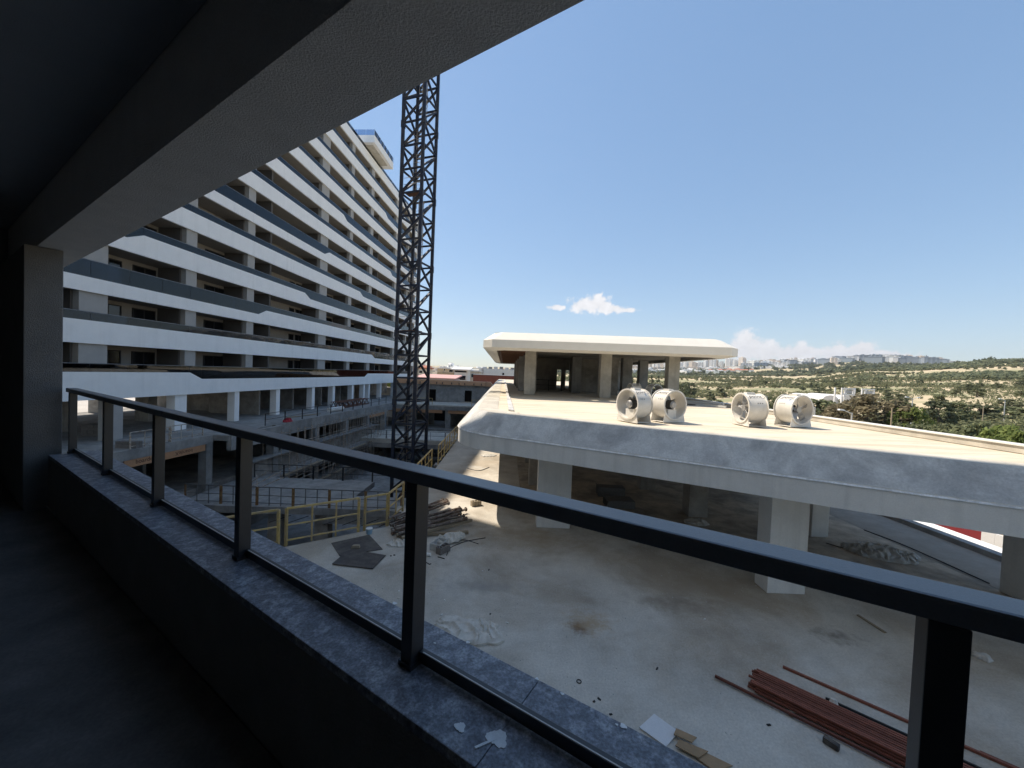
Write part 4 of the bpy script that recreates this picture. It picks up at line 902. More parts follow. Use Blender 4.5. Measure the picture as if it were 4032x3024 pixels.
part('eave_end', MB().hexa([(-4.55, 67.2, 2.95), (-3.2, 67.6, 2.95), (-3.2, 70, 2.95), (-4.55, 70, 2.95), (-4.5, 67.4, 3.75), (-3.9, 67.7, 3.75), (-3.9, 70, 3.75), (-4.5, 70, 3.75)]), 'board_orange', fbk)
part('balcony_slab', MB().box(WORLD, -20.5, -4.7, 61.0, 67.49, -.86, -.25), 'concrete', fbk); part('balcony_topping', MB().box(WORLD, -20.45, -4.75, 61.05, 67.49, -.249, -.05), 'concrete_pale', fbk)
for a, b in ((-20.2, -16.0), (-15.8, -10.95), (-10.0, -5.8)): part('insulation_board', MB().box(WORLD, a, b, 61.1, 61.25, -1.36, -.865), 'board_orange', fbk)
for X in (-16, -10.45, -5.3): part('column', MB().box(WORLD, X, X + .85, 61.3, 62, -7.99, -.865), 'concrete', fbk, .01)
part('basement_slab', MB().box(WORLD, -20.5, -4.7, 60.4, 72, -4.86, -3.84), 'concrete', fbk)
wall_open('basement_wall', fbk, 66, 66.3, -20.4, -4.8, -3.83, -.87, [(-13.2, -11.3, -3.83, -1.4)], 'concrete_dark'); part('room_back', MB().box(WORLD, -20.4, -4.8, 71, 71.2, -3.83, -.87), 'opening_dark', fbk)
wall_open('lower_wall', fbk, 70, 70.3, -20.4, -4.8, -7.99, -4.87, [(-13.6, -10.8, -7.99, -5.0), (-9.6, -6.2, -7.99, -5.0)], 'concrete_dark')
for X0, X1 in ((-15.9, -12.6), (-6.3, -4.9)): 
    fence((X0, 61.3), (X1, 61.3), -.05, 'thin pale guard rail in front of the ' + ('left' if X0 < -10 else 'right') + ' doorway of the concrete block', 'guard rails on the concrete block', h=1.0, nm=1, m='fence_yellow', thick=.06, rails=2)
for i in range(3): fence((-13.9 + i * 3.2, 70.8), (-10.8 + i * 3.2, 70.8), -7.98, f'dark guard rail in the sunlit opening below the concrete block, {ords[i]} from left', 'rails in the sunken yard', h=1.1, nm=2, m='steel_black', thick=.05)
tag(link('sunken_yard', MB().box(WORLD, -25, 14.9, 72.2, 86.8, -7.99, -7.9).mesh('sunken_yard'), 'street'), kind='structure')

# ================================================================== loose site things
def heap(name, c, sx, sy, h, seed, m, label, cat, rot=0.0):
    """crumpled sheet: folded, ragged outline"""
    rnd = random.Random(seed); n_ = 46; mb = MB(); vs = []; off = Vector((seed * 3.7, seed * 1.3, 0))
    cr_, sr_ = math.cos(rot), math.sin(rot)
    for j in range(n_):
        for i in range(n_):
            u, v = i / (n_ - 1) * 2 - 1, j / (n_ - 1) * 2 - 1
            uu = u * math.sqrt(1 - v * v / 2); vv = v * math.sqrt(1 - u * u / 2); r_ = math.hypot(uu, vv); ang = math.atan2(vv, uu)
            k = 1 + .22 * noise.noise((math.cos(ang) * 1.4 + off.x, math.sin(ang) * 1.4, off.y)) + .12 * noise.noise((math.cos(ang) * 4 + off.x, math.sin(ang) * 4, off.y + 5))
            x, y = uu * sx * k, vv * sy * k
            w1 = noise.noise((x * 1.6 + off.x, y * 1.6, off.y)); w2 = noise.noise((x * 1.6, y * 1.6 + off.x, off.y + 7))
            th = .6 + 1.1 * w1; aa, bb = x * math.cos(th) + y * math.sin(th), -x * math.sin(th) + y * math.cos(th)
            r1 = (1 - abs(noise.noise((aa * 6.5 + w2 * 2, bb * 1.1, off.y)))) ** 4; r2_ = (1 - abs(noise.noise((bb * 5 + w1 * 3, aa * 1.2, off.y + 3)))) ** 5
            z = h * (min(1, max(0, 1 - r_ ** 4)) * .25 + .04 + (.42 * r1 + .22 * r2_) * (1 - .5 * r_ ** 3)) + .006
            x += .05 * noise.noise((x * 7, y * 7, off.x)); y += .05 * noise.noise((x * 7, y * 7, off.x + 4))
            vs.append((c[0] + x * cr_ - y * sr_, c[1] + x * sr_ + y * cr_, c[2] + z))
    fs = [(j * n_ + i, j * n_ + i + 1, (j + 1) * n_ + i + 1, (j + 1) * n_ + i) for j in range(n_ - 1) for i in range(n_ - 1)]
    base = len(vs); bot = [(x, y, c[2] + .003) for x, y, z in vs]
    rim = [j for j in range(n_)] + [j * n_ + n_ - 1 for j in range(1, n_)] + [(n_ - 1) * n_ + i for i in range(n_ - 2, -1, -1)] + [j * n_ for j in range(n_ - 2, 0, -1)]
    vs += [bot[i] for i in rim]; K = len(rim); fs += [(rim[i], rim[(i + 1) % K], base + (i + 1) % K, base + i) for i in range(K)] + [tuple(base + i for i in range(K))]
    return solo(name, MB().add(vs, fs), m, label, cat, smooth=True)
heap('crumpled_sheet', (at(1845, 2490).x, at(1845, 2490).y, 0), .74, .42, .20, 5, 'tarp', 'crumpled beige dust sheet on the terrace just beyond the sill', 'dust sheet', -.2)
heap('crumpled_sheet', (at(1770, 2130).x, at(1770, 2130).y, 0.05), .55, .26, .28, 11, 'tarp', 'pale plastic sheet draped beside the pile of steel props', 'plastic sheet', .5)
heap('crumpled_sheet', (at(1585, 2140).x, at(1585, 2140).y, 0), .42, .26, .2, 17, 'tarp', 'small pale sheet at the left end of the pile of props', 'plastic sheet', .1)
hp_ = at(3470, 2185); heap('crumpled_sheet', (hp_.x, hp_.y, 0.006), .95, .55, .36, 23, 'tarp_grey', 'grey crumpled tarpaulin under the canopy, right of the column', 'tarpaulin', -.4)
heap('crumpled_sheet', (at(1925, 1795).x, at(1925, 1795).y, 0), .5, .3, .12, 31, 'tarp_grey', 'flat grey rag on the terrace by the far guard rail', 'rag', .4)
heap('rag', (at(3870, 2590).x, at(3870, 2590).y, 0), .16, .12, .10, 37, 'tarp_grey', 'small grey rag on the floor right of the nearest railing post', 'rag')
heap('rubble_heap', (at(2740, 2060).x, at(2740, 2060).y, .006), .45, .28, .2, 41, 'tarp', 'small heap of rubble and cloth at the foot of the dark inner column', 'rubble')
heap('red_cloth', (xp(36) - .30, 36.1, 0.02), .32, .5, .5, 43, 'cloth_red', 'red cloth hanging on the black rail of the podium edge', 'cloth')
heap('rebar_heap', (at(1700, 1790, -8).x + 1.2, at(1700, 1790, -8).y, -8), 2.4, 1.6, 1.6, 47, 'board_dark', 'dark heap of scrap on the pit floor right of the crane', 'scrap heap')
# pile of steel props
pile = empty('prop_pile', (at(1720, 2060).x, at(1720, 2060).y, 0), 'heap of rusty steel scaffold props lying on the terrace', 'prop pile')
rnd = random.Random(4)
def q5(x, y): return at(1500 + x / 4.916, 1950 + y / 4.916)
ENDS = [((40, 585), (900, 360)), ((300, 520), (1190, 170)), ((330, 600), (1260, 230)), ((200, 640), (1520, 300)), ((220, 700), (1300, 280)), ((250, 760), (1390, 350)), ((250, 800), (1640, 350)), ((300, 830), (1540, 420)), ((340, 860), (1480, 470)), ((380, 880), (1530, 490)), ((400, 900), (1600, 540)), ((420, 930), (1750, 570)), ((150, 610), (1280, 250)), ((230, 720), (1500, 400)), ((280, 780), (1600, 520)), ((330, 820), (1690, 750)), ((260, 690), (1180, 210)), ((350, 900), (1650, 600))]
for i, (a, b) in enumerate(ENDS):
    p, q = q5(*a), q5(*b); z = .05 + .055 * ((i * 7) % 5); p.z = z + rnd.uniform(-.01, .05); q.z = z + rnd.uniform(-.01, .06)
    d = (q - p); L_ = d.length; p -= d * rnd.uniform(0, .05)
    if i in (8, 11, 15): part('timber_beam', MB().bar(p, q, .11, .09), 'timber', pile)
    else:
        t1 = part('prop', MB().tube(p, q, rnd.uniform(.036, .048), 10), 'pipe_rust', pile); dn = d.normalized(); part('end_plate', MB().tube(q - dn * .012, q + dn * .012, .085, 8), 'pipe_rust', t1); part('collar', MB().tube(p + d * .45, p + d * .5, .06, 10), 'pipe_rust', t1)
# clutter beside the pile
ck = q5(1060, 1130)
hb = empty('hollow_block', ck, 'grey hollow block lying in the clutter beside the prop pile', 'block', 'hollow blocks'); fr_ = Fr(35, ck)
def hollow_block(root, fr_, m, w_=.2, l_=.4, h_=.2):
    for i in range(4): part('rib', MB().box(fr_, i * (l_ - .03) / 3, i * (l_ - .03) / 3 + .03, 0, w_, .004, h_), m, root)
    for b in (0, w_ - .03): part('shell', MB().box(fr_, .031, l_ - .031, b, b + .03, .006, h_ - .002), m, root)
hollow_block(hb, fr_, 'block_grey')
bk = empty('hollow_block', at(1864, 1997), 'pale hollow block standing alone in the sun patch', 'block', 'hollow blocks'); hollow_block(bk, Fr(62, at(1852, 1990)), 'block')
cb = q5(940, 1070); cr2 = empty('plastic_crate', cb, 'grey plastic crate beside the prop pile', 'crate'); f2 = Fr(20, cb)
for a0, a1, b0, b1 in ((0, .5, 0, .03), (0, .5, .32, .35), (0, .03, .031, .319), (.47, .5, .031, .319)): part('side', MB().box(f2, a0, a1, b0, b1, .01, .22), 'tarp_grey', cr2)
part('bottom', MB().box(f2, .031, .469, .031, .319, .01, .03), 'tarp_grey', cr2)
solo('white_tube', MB().tube(q5(850, 1180) + Vector((0, 0, .06)), q5(960, 1190) + Vector((0, 0, .06)), .05, 12), 'plastic_white', 'short white plastic tube in front of the hollow block', 'tube')
def wire(pts, r_, m, label, cat='wire', fn=q5, z=.012):
    P_ = [fn(*p) + Vector((0, 0, z)) for p in pts]; sp_ = []
    for i in range(len(P_) - 1):
        a, b, c_, d = P_[max(i - 1, 0)], P_[i], P_[i + 1], P_[min(i + 2, len(P_) - 1)]
        for k in range(6):
            t_ = k / 6; sp_.append(.5 * ((2 * b) + (c_ - a) * t_ + (2 * a - 5 * b + 4 * c_ - d) * t_ ** 2 + (3 * b - a - 3 * c_ + d) * t_ ** 3))
    sp_.append(P_[-1]); return solo('wire', MB().path(sp_, r_, 5), m, label, cat)
wire([(1270, 1170), (1340, 1030), (1500, 950), (1680, 890), (2020, 830)], .012, 'steel_black', 'long dark wire curling right from the prop pile')
wire([(1480, 870), (1680, 885), (1890, 950)], .010, 'steel_black', 'short dark rod crossing the long wire by the prop pile')
wire([(840, 1280), (930, 1340), (970, 1330)], .012, 'steel_black', 'small bent black rod in front of the clutter')
wire([(1100, 1200), (1230, 1235)], .014, 'steel_black', 'short black stick beside the hollow block')
q3 = lambda x, y: at(1700 + x / 2.212, 1700 + y / 2.212)
wire([(310, 320), (380, 338), (430, 338), (500, 312)], .02, 'steel_grey', 'bent steel bar on the sunlit terrace', 'bar', q3, .02)
wire([(1010, 680), (1130, 712), (1230, 700), (1350, 690)], .015, 'steel_grey', 'pale cord on the floor under the canopy', 'cord', lambda x, y: at(2600 + x / 1.545, 1700 + y / 1.545), .02)
wire([(1240, 600), (1500, 700), (2000, 925)], .02, 'steel_black', 'dark joint cable running along the edge of the terrace road', 'cable', lambda x, y: at(2600 + x / 1.545, 1700 + y / 1.545), .015)
# two dark boards
def slab_at(name, pts, z0, th, m, label, cat, group=None): 
    P_ = [at(*p) for p in pts]; return solo(name, MB().hexa([Vector((p.x, p.y, z0)) for p in P_] + [Vector((p.x, p.y, z0 + th)) for p in P_]), m, label, cat, group)
b7 = lambda x, y: (1000 + x / 2.458, 1900 + y / 2.458)
slab_at('dark_board', [b7(750, 590), b7(1115, 510), b7(1245, 650), b7(830, 715)], .004, .018, 'board_dark', 'dark formwork board lying behind the other one near the guard rail', 'board', 'dark boards')
slab_at('dark_board', [b7(755, 800), b7(920, 655), b7(1275, 715), b7(1150, 845)], .024, .018, 'board_dark', 'dark formwork board lying in front, overlapping the other board', 'board', 'dark boards')
pk = at(*b7(985, 640)); solo('stone', MB().hexa([Vector((pk.x + dx, pk.y + dy, .024)) for dx, dy in ((-.12, -.07), (.14, -.05), (.12, .08), (-.1, .06))] + [Vector((pk.x + dx * .8, pk.y + dy * .8, .11)) for dx, dy in ((-.12, -.07), (.14, -.05), (.12, .08), (-.1, .06))]), 'block', 'small pale stone lying on the rear dark board', 'stone', bevel=.015)
bkp = at(*b7(1115, 495)); bko = empty('paint_bucket', bkp, 'small blue and white bucket standing by the guard rail', 'bucket'); part('bucket_body', MB().tube(bkp + Vector((0, 0, .004)), bkp + Vector((0, 0, .16)), .085, 16, r2=.10), 'bucket', bko, smooth=True); part('lid', MB().tube(bkp + Vector((0, 0, .161)), bkp + Vector((0, 0, .185)), .108, 16), 'plastic_white', bko)
# bundle of primed steel profiles, parallel to the balcony
sb = empty('steel_bundle', (5.5, 6.1, 0), 'bundle of long brown primed steel profiles on the floor near the balcony', 'steel bundle')
d0 = (at(2600 + 1540 / 1.545, 2300 + 990 / 1.545) - at(2600 + 575 / 1.545, 2300 + 540 / 1.545)).normalized(); n0 = Vector((-d0.y, d0.x, 0)); st = at(2600 + 540 / 1.545, 2300 + 660 / 1.545)
for lay in range(3):
    for i in range(9):
        s0_ = st + n0 * (.04 + i * .053 + lay * .02) + d0 * random.Random(lay * 20 + i).uniform(-.06, .10); z = .052 + lay * .044 + random.Random(i * 3 + lay).uniform(-.006, .006)
        part('steel_profile', MB().bar(s0_ + Vector((0, 0, z)), s0_ + d0 * 6 + Vector((0, 0, z)), .034, .034), 'steel_primer', sb)
for i in range(4): part('bearer', MB().bar(st + d0 * (.6 + i * 1.7) - n0 * .08 + Vector((0, 0, .018)), st + d0 * (.6 + i * 1.7) + n0 * .55 + Vector((0, 0, .018)), .06, .03), 'timber', sb)
e0 = at(2600 + 332 / 1.545, 2300 + 575 / 1.545); solo('steel_bar', MB().bar(e0 + Vector((0, 0, .05)), e0 + d0 * 6 + Vector((0, 0, .05)), .04, .04), 'steel_primer', 'single brown steel bar sticking out past the left end of the bundle', 'steel bar', 'loose steel bars')
e1 = at(2600 + 745 / 1.545, 2300 + 510 / 1.545); solo('steel_bar', MB().bar(e1 + Vector((0, 0, .025)), e1 + d0 * 6 + Vector((0, 0, .025)), .04, .04), 'steel_primer', 'single brown steel bar lying apart, behind the bundle', 'steel bar', 'loose steel bars')
e2 = at(2600 + 1005 / 1.545, 2300 + 700 / 1.545); solo('steel_bar', MB().bar(e2 + Vector((0, 0, .02)), e2 + d0 * 5 + Vector((0, 0, .02)), .03, .03), 'steel_black', 'thin black steel bar between the bundle and the single brown bar', 'steel bar', 'loose steel bars')
e3 = at(2600 + 1945 / 1.545, 2300 + 1030 / 1.545); solo('steel_bar', MB().bar(e3 + Vector((0, 0, .02)), e3 + d0 * 3 + Vector((0, 0, .02)), .035, .035), 'steel_primer', 'short brown steel bar right of the nearest railing post', 'steel bar', 'loose steel bars')
e4 = at(2600 + 1055 / 1.545, 2300 + 735 / 1.545); solo('stone', MB().tube(e4 + Vector((0, 0, .004)), e4 + Vector((.01, .02, .09)), .07, 7, r2=.045), 'tarp', 'lump of pale stone beside the steel bundle', 'stone', bevel=.01)
w1 = at(2600 + 1030 / 1.545, 2300 + 980 / 1.545); solo('wood_offcut', MB().bar(w1 + Vector((-.05, .06, .05)), w1 + Vector((.06, -.10, .05)), .08, .09), 'board_dark', 'dark wooden offcut under the near side of the steel bundle', 'offcut', bevel=.01)
l0, l1 = at(2600 + 1200 / 1.545, 2300 + 192 / 1.545), at(2600 + 1370 / 1.545, 2300 + 300 / 1.545); solo('timber_lath', MB().bar(l0 + Vector((0, 0, .02)), l1 + Vector((0, 0, .02)), .05, .025), 'timber', 'thin pale lath lying alone on the floor below the column', 'lath')
# white board and cardboard by the parapet
g2 = lambda x, y: (1400 + x * .5877, 2300 + y * .5877)
slab_at('insulation_sheet', [g2(2000, 880), g2(2165, 1000), g2(2080, 1100), g2(1900, 970)], .01, .02, 'white_board', 'white panel leaning flat on the floor right behind the sill', 'panel')
c5 = lambda x, y: (2600 + x / 1.545, 2300 + y / 1.545)
slab_at('cardboard', [c5(95, 908), c5(220, 965), c5(190, 995), c5(80, 945)], .07, .015, 'cardboard', 'top piece of the flattened cardboard behind the sill', 'cardboard', 'flattened cardboard')
slab_at('cardboard', [c5(115, 968), c5(290, 1040), c5(230, 1080), c5(90, 1005)], .045, .015, 'cardboard', 'middle piece of the flattened cardboard behind the sill', 'cardboard', 'flattened cardboard')
slab_at('cardboard', [c5(270, 1035), c5(440, 1118), c5(330, 1150), c5(220, 1070)], .02, .015, 'cardboard', 'rightmost piece of the flattened cardboard behind the sill', 'cardboard', 'flattened cardboard')
# small litter, each its own thing
LIT = [(g2(597, 110), 'plastic_white', 'white plastic scrap left of the dust sheet'), (g2(577, 208), 'plastic_white', 'white plastic peg above the dust sheet'), (g2(290, 48), 'plastic_white', 'white scrap behind the railing post, upper one'), (g2(290, 97), 'tarp', 'beige scrap behind the railing post, lower one'), (g2(903, 202), 'plastic_black', 'black scrap right above the dust sheet'), (g2(1015, 262), 'plastic_white', 'tiny white crumb right of the dust sheet'), (g2(1632, 772), 'plastic_black', 'black plastic strip near the white panel'), (g2(1598, 790), 'plastic_black', 'black crumb beside the black plastic strip'), (g2(2020, 568), 'plastic_black', 'black crumb in the middle of the bare floor'), (g2(1710, 875), 'plastic_black', 'black crumb at the outer edge of the sill'), (b7(1325, 712), 'plastic_black', 'left one of two black scraps beside the front dark board'), (b7(1358, 705), 'plastic_black', 'right one of two black scraps beside the front dark board'), (c5(660, 860), 'plastic_black', 'dark scrap left of the steel bundle'), (c5(270, 215), 'plastic_white', 'white fleck on the floor left of the column foot'), ((1925, 2245), 'plastic_black', 'black scrap beside the bent rod'), ((1900, 2250), 'plastic_white', 'white fleck by the clutter')]
for i, ((x, y), m_, lb) in enumerate(LIT):
    p = at(x, y); r2_ = random.Random(i); fr3 = Fr(r2_.uniform(0, 180), (p.x, p.y, 0)); a_ = r2_.uniform(.018, .04); solo('litter', MB().prism(fr3, [(-a_, -.012), (a_ * .8, -.015), (a_, .01), (-a_ * .7, .015)], .003, r2_.uniform(.012, .022)), m_, lb, 'litter', 'litter on the terrace')
rg = at(*g2(1497, 655)); rgm = MB(); rgm.path([rg + Vector((.04 * math.cos(t_), .04 * math.sin(t_), .01)) for t_ in [2 * math.pi * i / 14 for i in range(15)]], .008, 6); solo('rubber_ring', rgm, 'plastic_black', 'small black rubber ring on the bare terrace floor', 'ring')
# duct pieces lying under the canopy
u7 = lambda x, y: at(2200 + x / 3.687, 1800 + y / 3.687)
def duct(p, az, L_, w_, h_, label):
    f = Fr(az, (p.x, p.y, .007)); r_ = empty('duct_section', p, label, 'duct', 'duct sections under the canopy')
    part('top_panel', MB().box(f, 0, L_, 0, w_, h_ - .012, h_), 'steel_grey', r_); part('bottom_panel', MB().box(f, 0, L_, 0, w_, 0, .012), 'steel_grey', r_); part('side_panel', MB().box(f, 0, L_, 0, .012, .013, h_ - .013), 'steel_grey', r_); part('side_panel', MB().box(f, 0, L_, w_ - .012, w_, .013, h_ - .013), 'steel_grey', r_)
    part('flange', MB().box(f, -.02, .0, -.03, w_ + .03, h_ + .001, h_ + .04), 'steel_grey', r_)
duct(u7(640, 662), 88, 1.15, .7, .3, 'grey sheet metal duct section on the dusty floor, front one'); duct(u7(540, 520), 92, 1.2, .55, .42, 'grey sheet metal duct section on the dusty floor, rear one')
# brick piles on the podium, near left
def brick_pile(c, nx, ny, nz, label, m='block_grey'):
    r_ = empty('block_stack', c, label, 'blocks', 'block stacks on the podium'); rnd = random.Random(int(c[0] * 10))
    for k in range(nz):
        for i in range(nx):
            for j in range(ny):
                if rnd.random() < .12 and k == nz - 1: continue
                f = Fr(90 + rnd.uniform(-4, 4), (c[0] + i * .42, c[1] + j * .22, c[2] + k * .2), -1); part('block', MB().box(f, 0, .4, 0, .2, .003, .195), m, r_)
def pp(x, y): p = at(x, y); return (p.x, p.y, 0.003)
brick_pile(pp(200 + 700 / 2.765, 1500 + 730 / 2.765), 3, 2, 2, 'low stack of dark blocks on the podium seen through the railing'); brick_pile(pp(200 + 330 / 2.765, 1500 + 600 / 2.765), 4, 3, 4, 'tall stack of dark blocks on the podium by the left end of the railing'); brick_pile(pp(200 + 40 / 2.765, 1500 + 500 / 2.765), 3, 2, 2, 'stack of blocks on the podium at the far left behind the railing')
# rusty truss frames and a white roll lying on the podium
tr = empty('steel_trusses', (-21.9, 52.5, 0), 'rusty triangular steel truss frames lying on the podium', 'trusses')
for k in range(3):
    x = -22.9 + k * .55; 
    for z in (.08, .85): part('chord', MB().bar((x, 48.8, z), (x + .5, 57.4, z), .09), 'truss_rust', tr)
    for i in range(7): part('web', MB().bar((x + .07 * i, 48.8 + i * 1.22, .08), (x + .07 * i + .035, 49.4 + i * 1.22, .85), .06), 'truss_rust', tr); part('web', MB().bar((x + .07 * i + .035, 49.4 + i * 1.22, .85), (x + .07 * (i + 1), 48.8 + (i + 1) * 1.22, .08), .06), 'truss_rust', tr)
solo('white_roll', MB().tube((-21.3, 44.9, .28), (-20.9, 47.6, .28), .26, 12), 'plastic_white', 'white roll of sheeting lying on the podium next to the trusses', 'roll')
solo('plank', MB().bar((-22.6, 38.8, .05), (-21.4, 43.0, .05), .25, .06), 'timber', 'flat plank lying on the podium behind the black rail', 'plank')
# red and white hoarding beyond the road edge
ho = empty('hoarding', (19, 13, -5.0), 'white and red corrugated hoarding below the terrace road', 'hoarding')
for i in range(38):
    y0 = 8.2 + i * .42; part('panel', MB().box(WORLD, 18.6, 18.66 + (.03 if i % 2 else 0), y0, y0 + .415, -5.4, .05), 'hoarding_red' if 16 <= i < 24 else 'hoarding_white', ho)
part('ledge', MB().box(WORLD, 16.35, 17.5, -9, 60, -.5, -.06), 'hoarding_white', ho)
# ================================================================== trees
def leafcards(c, rad, n_, size, rnd, squash=1.0):
    vs, fs = [], []
    for _ in range(n_):
        d = Vector((rnd.gauss(0, 1), rnd.gauss(0, 1), rnd.gauss(0, 1))).normalized(); r_ = rad * (rnd.random() ** .45); p = c + Vector((d.x * r_, d.y * r_, d.z * r_ * squash))
        nrm = (d + Vector((rnd.gauss(0, .6), rnd.gauss(0, .6), rnd.gauss(0, .6) + .35))).normalized(); a = nrm.cross(Vector((rnd.random(), rnd.random(), rnd.random()))).normalized(); b = nrm.cross(a); s_ = size * rnd.uniform(.55, 1.3); i = len(vs)
        vs += [p - a * s_, p + b * s_ * .55 + a * s_ * .1, p + a * s_, p - b * s_ * .55 - a * s_ * .1]; fs.append((i, i + 1, i + 2, i + 3))
    return vs, fs
def tree_meshes(seed, h, wd, clumps, per, leaf, shape='round'):
    rnd = random.Random(seed); tr_ = MB(); cv, cf = [], []
    base = h * (.22 if shape != 'pine' else .12); p = Vector((0, 0, -.3)); 
    for k in range(5): q = Vector((rnd.uniform(-.12, .12) * k * .4, rnd.uniform(-.12, .12) * k * .4, base + h * .5 * k / 4)); tr_.tube(p, q, h * .028 * (1 - k * .17), 7, r2=h * .028 * (1 - (k + 1) * .17)); p = q
    for k in range(clumps):
        a = rnd.uniform(0, 2 * math.pi); t_ = rnd.random()
        if shape == 'pine': zz = base + (h - base) * t_; rr = wd * .5 * (1 - t_) ** .8 * rnd.uniform(.4, 1)
        else: zz = base + (h * .92 - base) * t_; rr = wd * .5 * math.sqrt(max(.05, 1 - ((t_ - .42) / .62) ** 2)) * rnd.uniform(.25, .95)
        c_ = Vector((math.cos(a) * rr, math.sin(a) * rr, zz)); cr_ = wd * rnd.uniform(.10, .19) * (1 - .35 * t_)
        v, f = leafcards(c_, cr_, per, leaf, rnd, .75); o_ = len(cv); cv += v; cf += [tuple(i + o_ for i in q) for q in f]
        if k % 3 == 0: tr_.tube(Vector((0, 0, min(zz * .75, base + h * .42))), c_, h * .011, 5, r2=h * .004)
    crown = bpy.data.meshes.new('crown'); crown.from_pydata([tuple(x) for x in cv], [], cf); return tr_.mesh('trunk', smooth=True), crown
TM = {'olive': [tree_meshes(s_, 9, 10.5, 46, 52, .42) for s_ in (1, 2)], 'round': [tree_meshes(s_, 6, 6, 34, 46, .34) for s_ in (3, 4, 5)], 'dark': [tree_meshes(s_, 7, 6.5, 36, 46, .34) for s_ in (6, 7)], 'pine': [tree_meshes(s_, 8, 4.6, 34, 40, .32, 'pine') for s_ in (8, 9)]}
LM = {'olive': 'leaf_olive', 'round': 'leaf_green', 'dark': 'leaf_dark', 'pine': 'leaf_dark', 'bright': 'leaf_bright'}
def horizon(x): return 1475 + .04 * (x - 2111)
tcount = 0
def tree(x, ytop, depth, kind, wpx, label, group=None, leaf=None):
    """x, ytop: photo position of the crown top; the ground height at that spot gives the tree's size"""
    global tcount
    X = (x - PCX + .04 * (ytop - PCY)) / FOC * depth; Y = depth; zt = CZ - (ytop - horizon(x)) / FOC * depth; zg = tzs(X, Y); h = max(zt - zg, 2.2)
    tm = TM[kind][tcount % len(TM[kind])]; bh = {'olive': 9, 'round': 6, 'dark': 7, 'pine': 8}[kind]; bw = {'olive': 10.5, 'round': 6, 'dark': 6.5, 'pine': 4.6}[kind]; w_ = wpx / FOC * depth
    o = empty('tree', (X, Y, zg), label, 'tree', group, rz=(tcount * 1.7) % 6.28); o.scale = (w_ / bw, w_ / bw, h / bh)
    link('trunk', tm[0], 'bark', o); key = leaf or LM[kind]; c_ = link('crown', tm[1], None, o)
    if len(tm[1].materials) == 0: tm[1].materials.append(MATS[LM[kind]])
    if leaf: c_.material_slots[0].link = 'OBJECT'; c_.material_slots[0].material = MATS[leaf]
    tcount += 1
tree(3420, 1545, 66, 'olive', 260, 'large brownish green tree rising right behind the roof kerb')
tree(3300, 1592, 74, 'olive', 150, 'smaller brownish tree left of the large one behind the roof kerb')
tree(3585, 1592, 62, 'olive', 130, 'yellowish tree between the wooden post and the street lamp', leaf='leaf_bright')
tree(3700, 1575, 78, 'dark', 130, 'dark green tree right of the double street lamp')
tree(3770, 1582, 84, 'round', 120, 'green tree second to the right of the double street lamp')
tree(3860, 1590, 86, 'dark', 140, 'dark green tree left of the single curved street lamp')
tree(3985, 1600, 88, 'round', 150, 'green tree under the single curved street lamp')
tree(3225, 1568, 84, 'round', 140, 'green tree directly right of the rightmost fan')
tree(3030, 1556, 110, 'round', 130, 'green tree between the third and the rightmost fan')
tree(3080, 1572, 96, 'dark', 120, 'dark green tree behind the rightmost fan')
tree(2985, 1585, 80, 'dark', 80, 'dark green tree beside the lamp post between the fans')
tree(2870, 1600, 100, 'round', 60, 'small green tree left of the third fan')
for i, (x, y, dp, w_, kd) in enumerate(((3850, 1655, 50, 150, 'round'), (3960, 1668, 44, 170, 'round'), (3730, 1660, 54, 140, 'round'), (4040, 1690, 40, 170, 'round'), (3640, 1668, 58, 120, 'round'), (3900, 1700, 40, 160, 'round'))):
    tree(x, y, dp, kd, w_, f'bright green bush at the lower right behind the roof kerb, {["third", "fifth", "second", "sixth", "first", "fourth"][i]} from the left', 'bushes behind the roof kerb', leaf='leaf_bright' if i % 2 else None)
for i in range(11):
    tree(2535 + i * 18 + (i * 37) % 11, 1502 + (i * 29) % 9, 150 + (i * 53) % 30, 'dark', 46, 'rounded dark green tree in the grove behind the shaded fans', 'grove behind the shaded fans')
for i in range(8): tree(2410 + i * 26, 1470 + (i * 31) % 16, 240 + (i * 47) % 60, 'pine', 26, 'dark conifer in the valley behind the pavilion columns', 'conifers behind the pavilion')
rnd = random.Random(21)
for i in range(80):
    x = rnd.uniform(2740, 4030); dp = rnd.uniform(95, 330); X = (x - PCX) / FOC * dp; zg = tzs(X, dp); hh = rnd.uniform(2.0, 4.2); yt = horizon(x) - (zg + hh - CZ) / FOC ** -1 / dp
    if yt > 1640: continue
    k_ = rnd.choice(['round', 'dark', 'round', 'pine']); tree(x, yt, dp, k_, (hh * rnd.uniform(1.0, 1.5)) * FOC / dp, 'green tree standing free on the scrubby slope', 'trees on the scrubby slope')
# greenery seen through the arcade and behind the crane foot
for i, (X, Y, h, w_) in enumerate(((-30, 98, 6, 6), (-34, 93, 5, 5), (-25.5, 101, 5, 6))):
    tm = TM['round'][i % 3]; o = empty('tree', (X, Y, tzs(X, Y)), ['bright street tree behind the arcade, left of the crane', 'small bright street tree seen through the arcade', 'bright bush behind the crane mast'][i], 'tree', rz=i); o.scale = (w_ / 6, w_ / 6, h / 6); link('trunk', tm[0], 'bark', o); c_ = link('crown', tm[1], None, o); c_.material_slots[0].link = 'OBJECT'; c_.material_slots[0].material = MATS['leaf_bright']
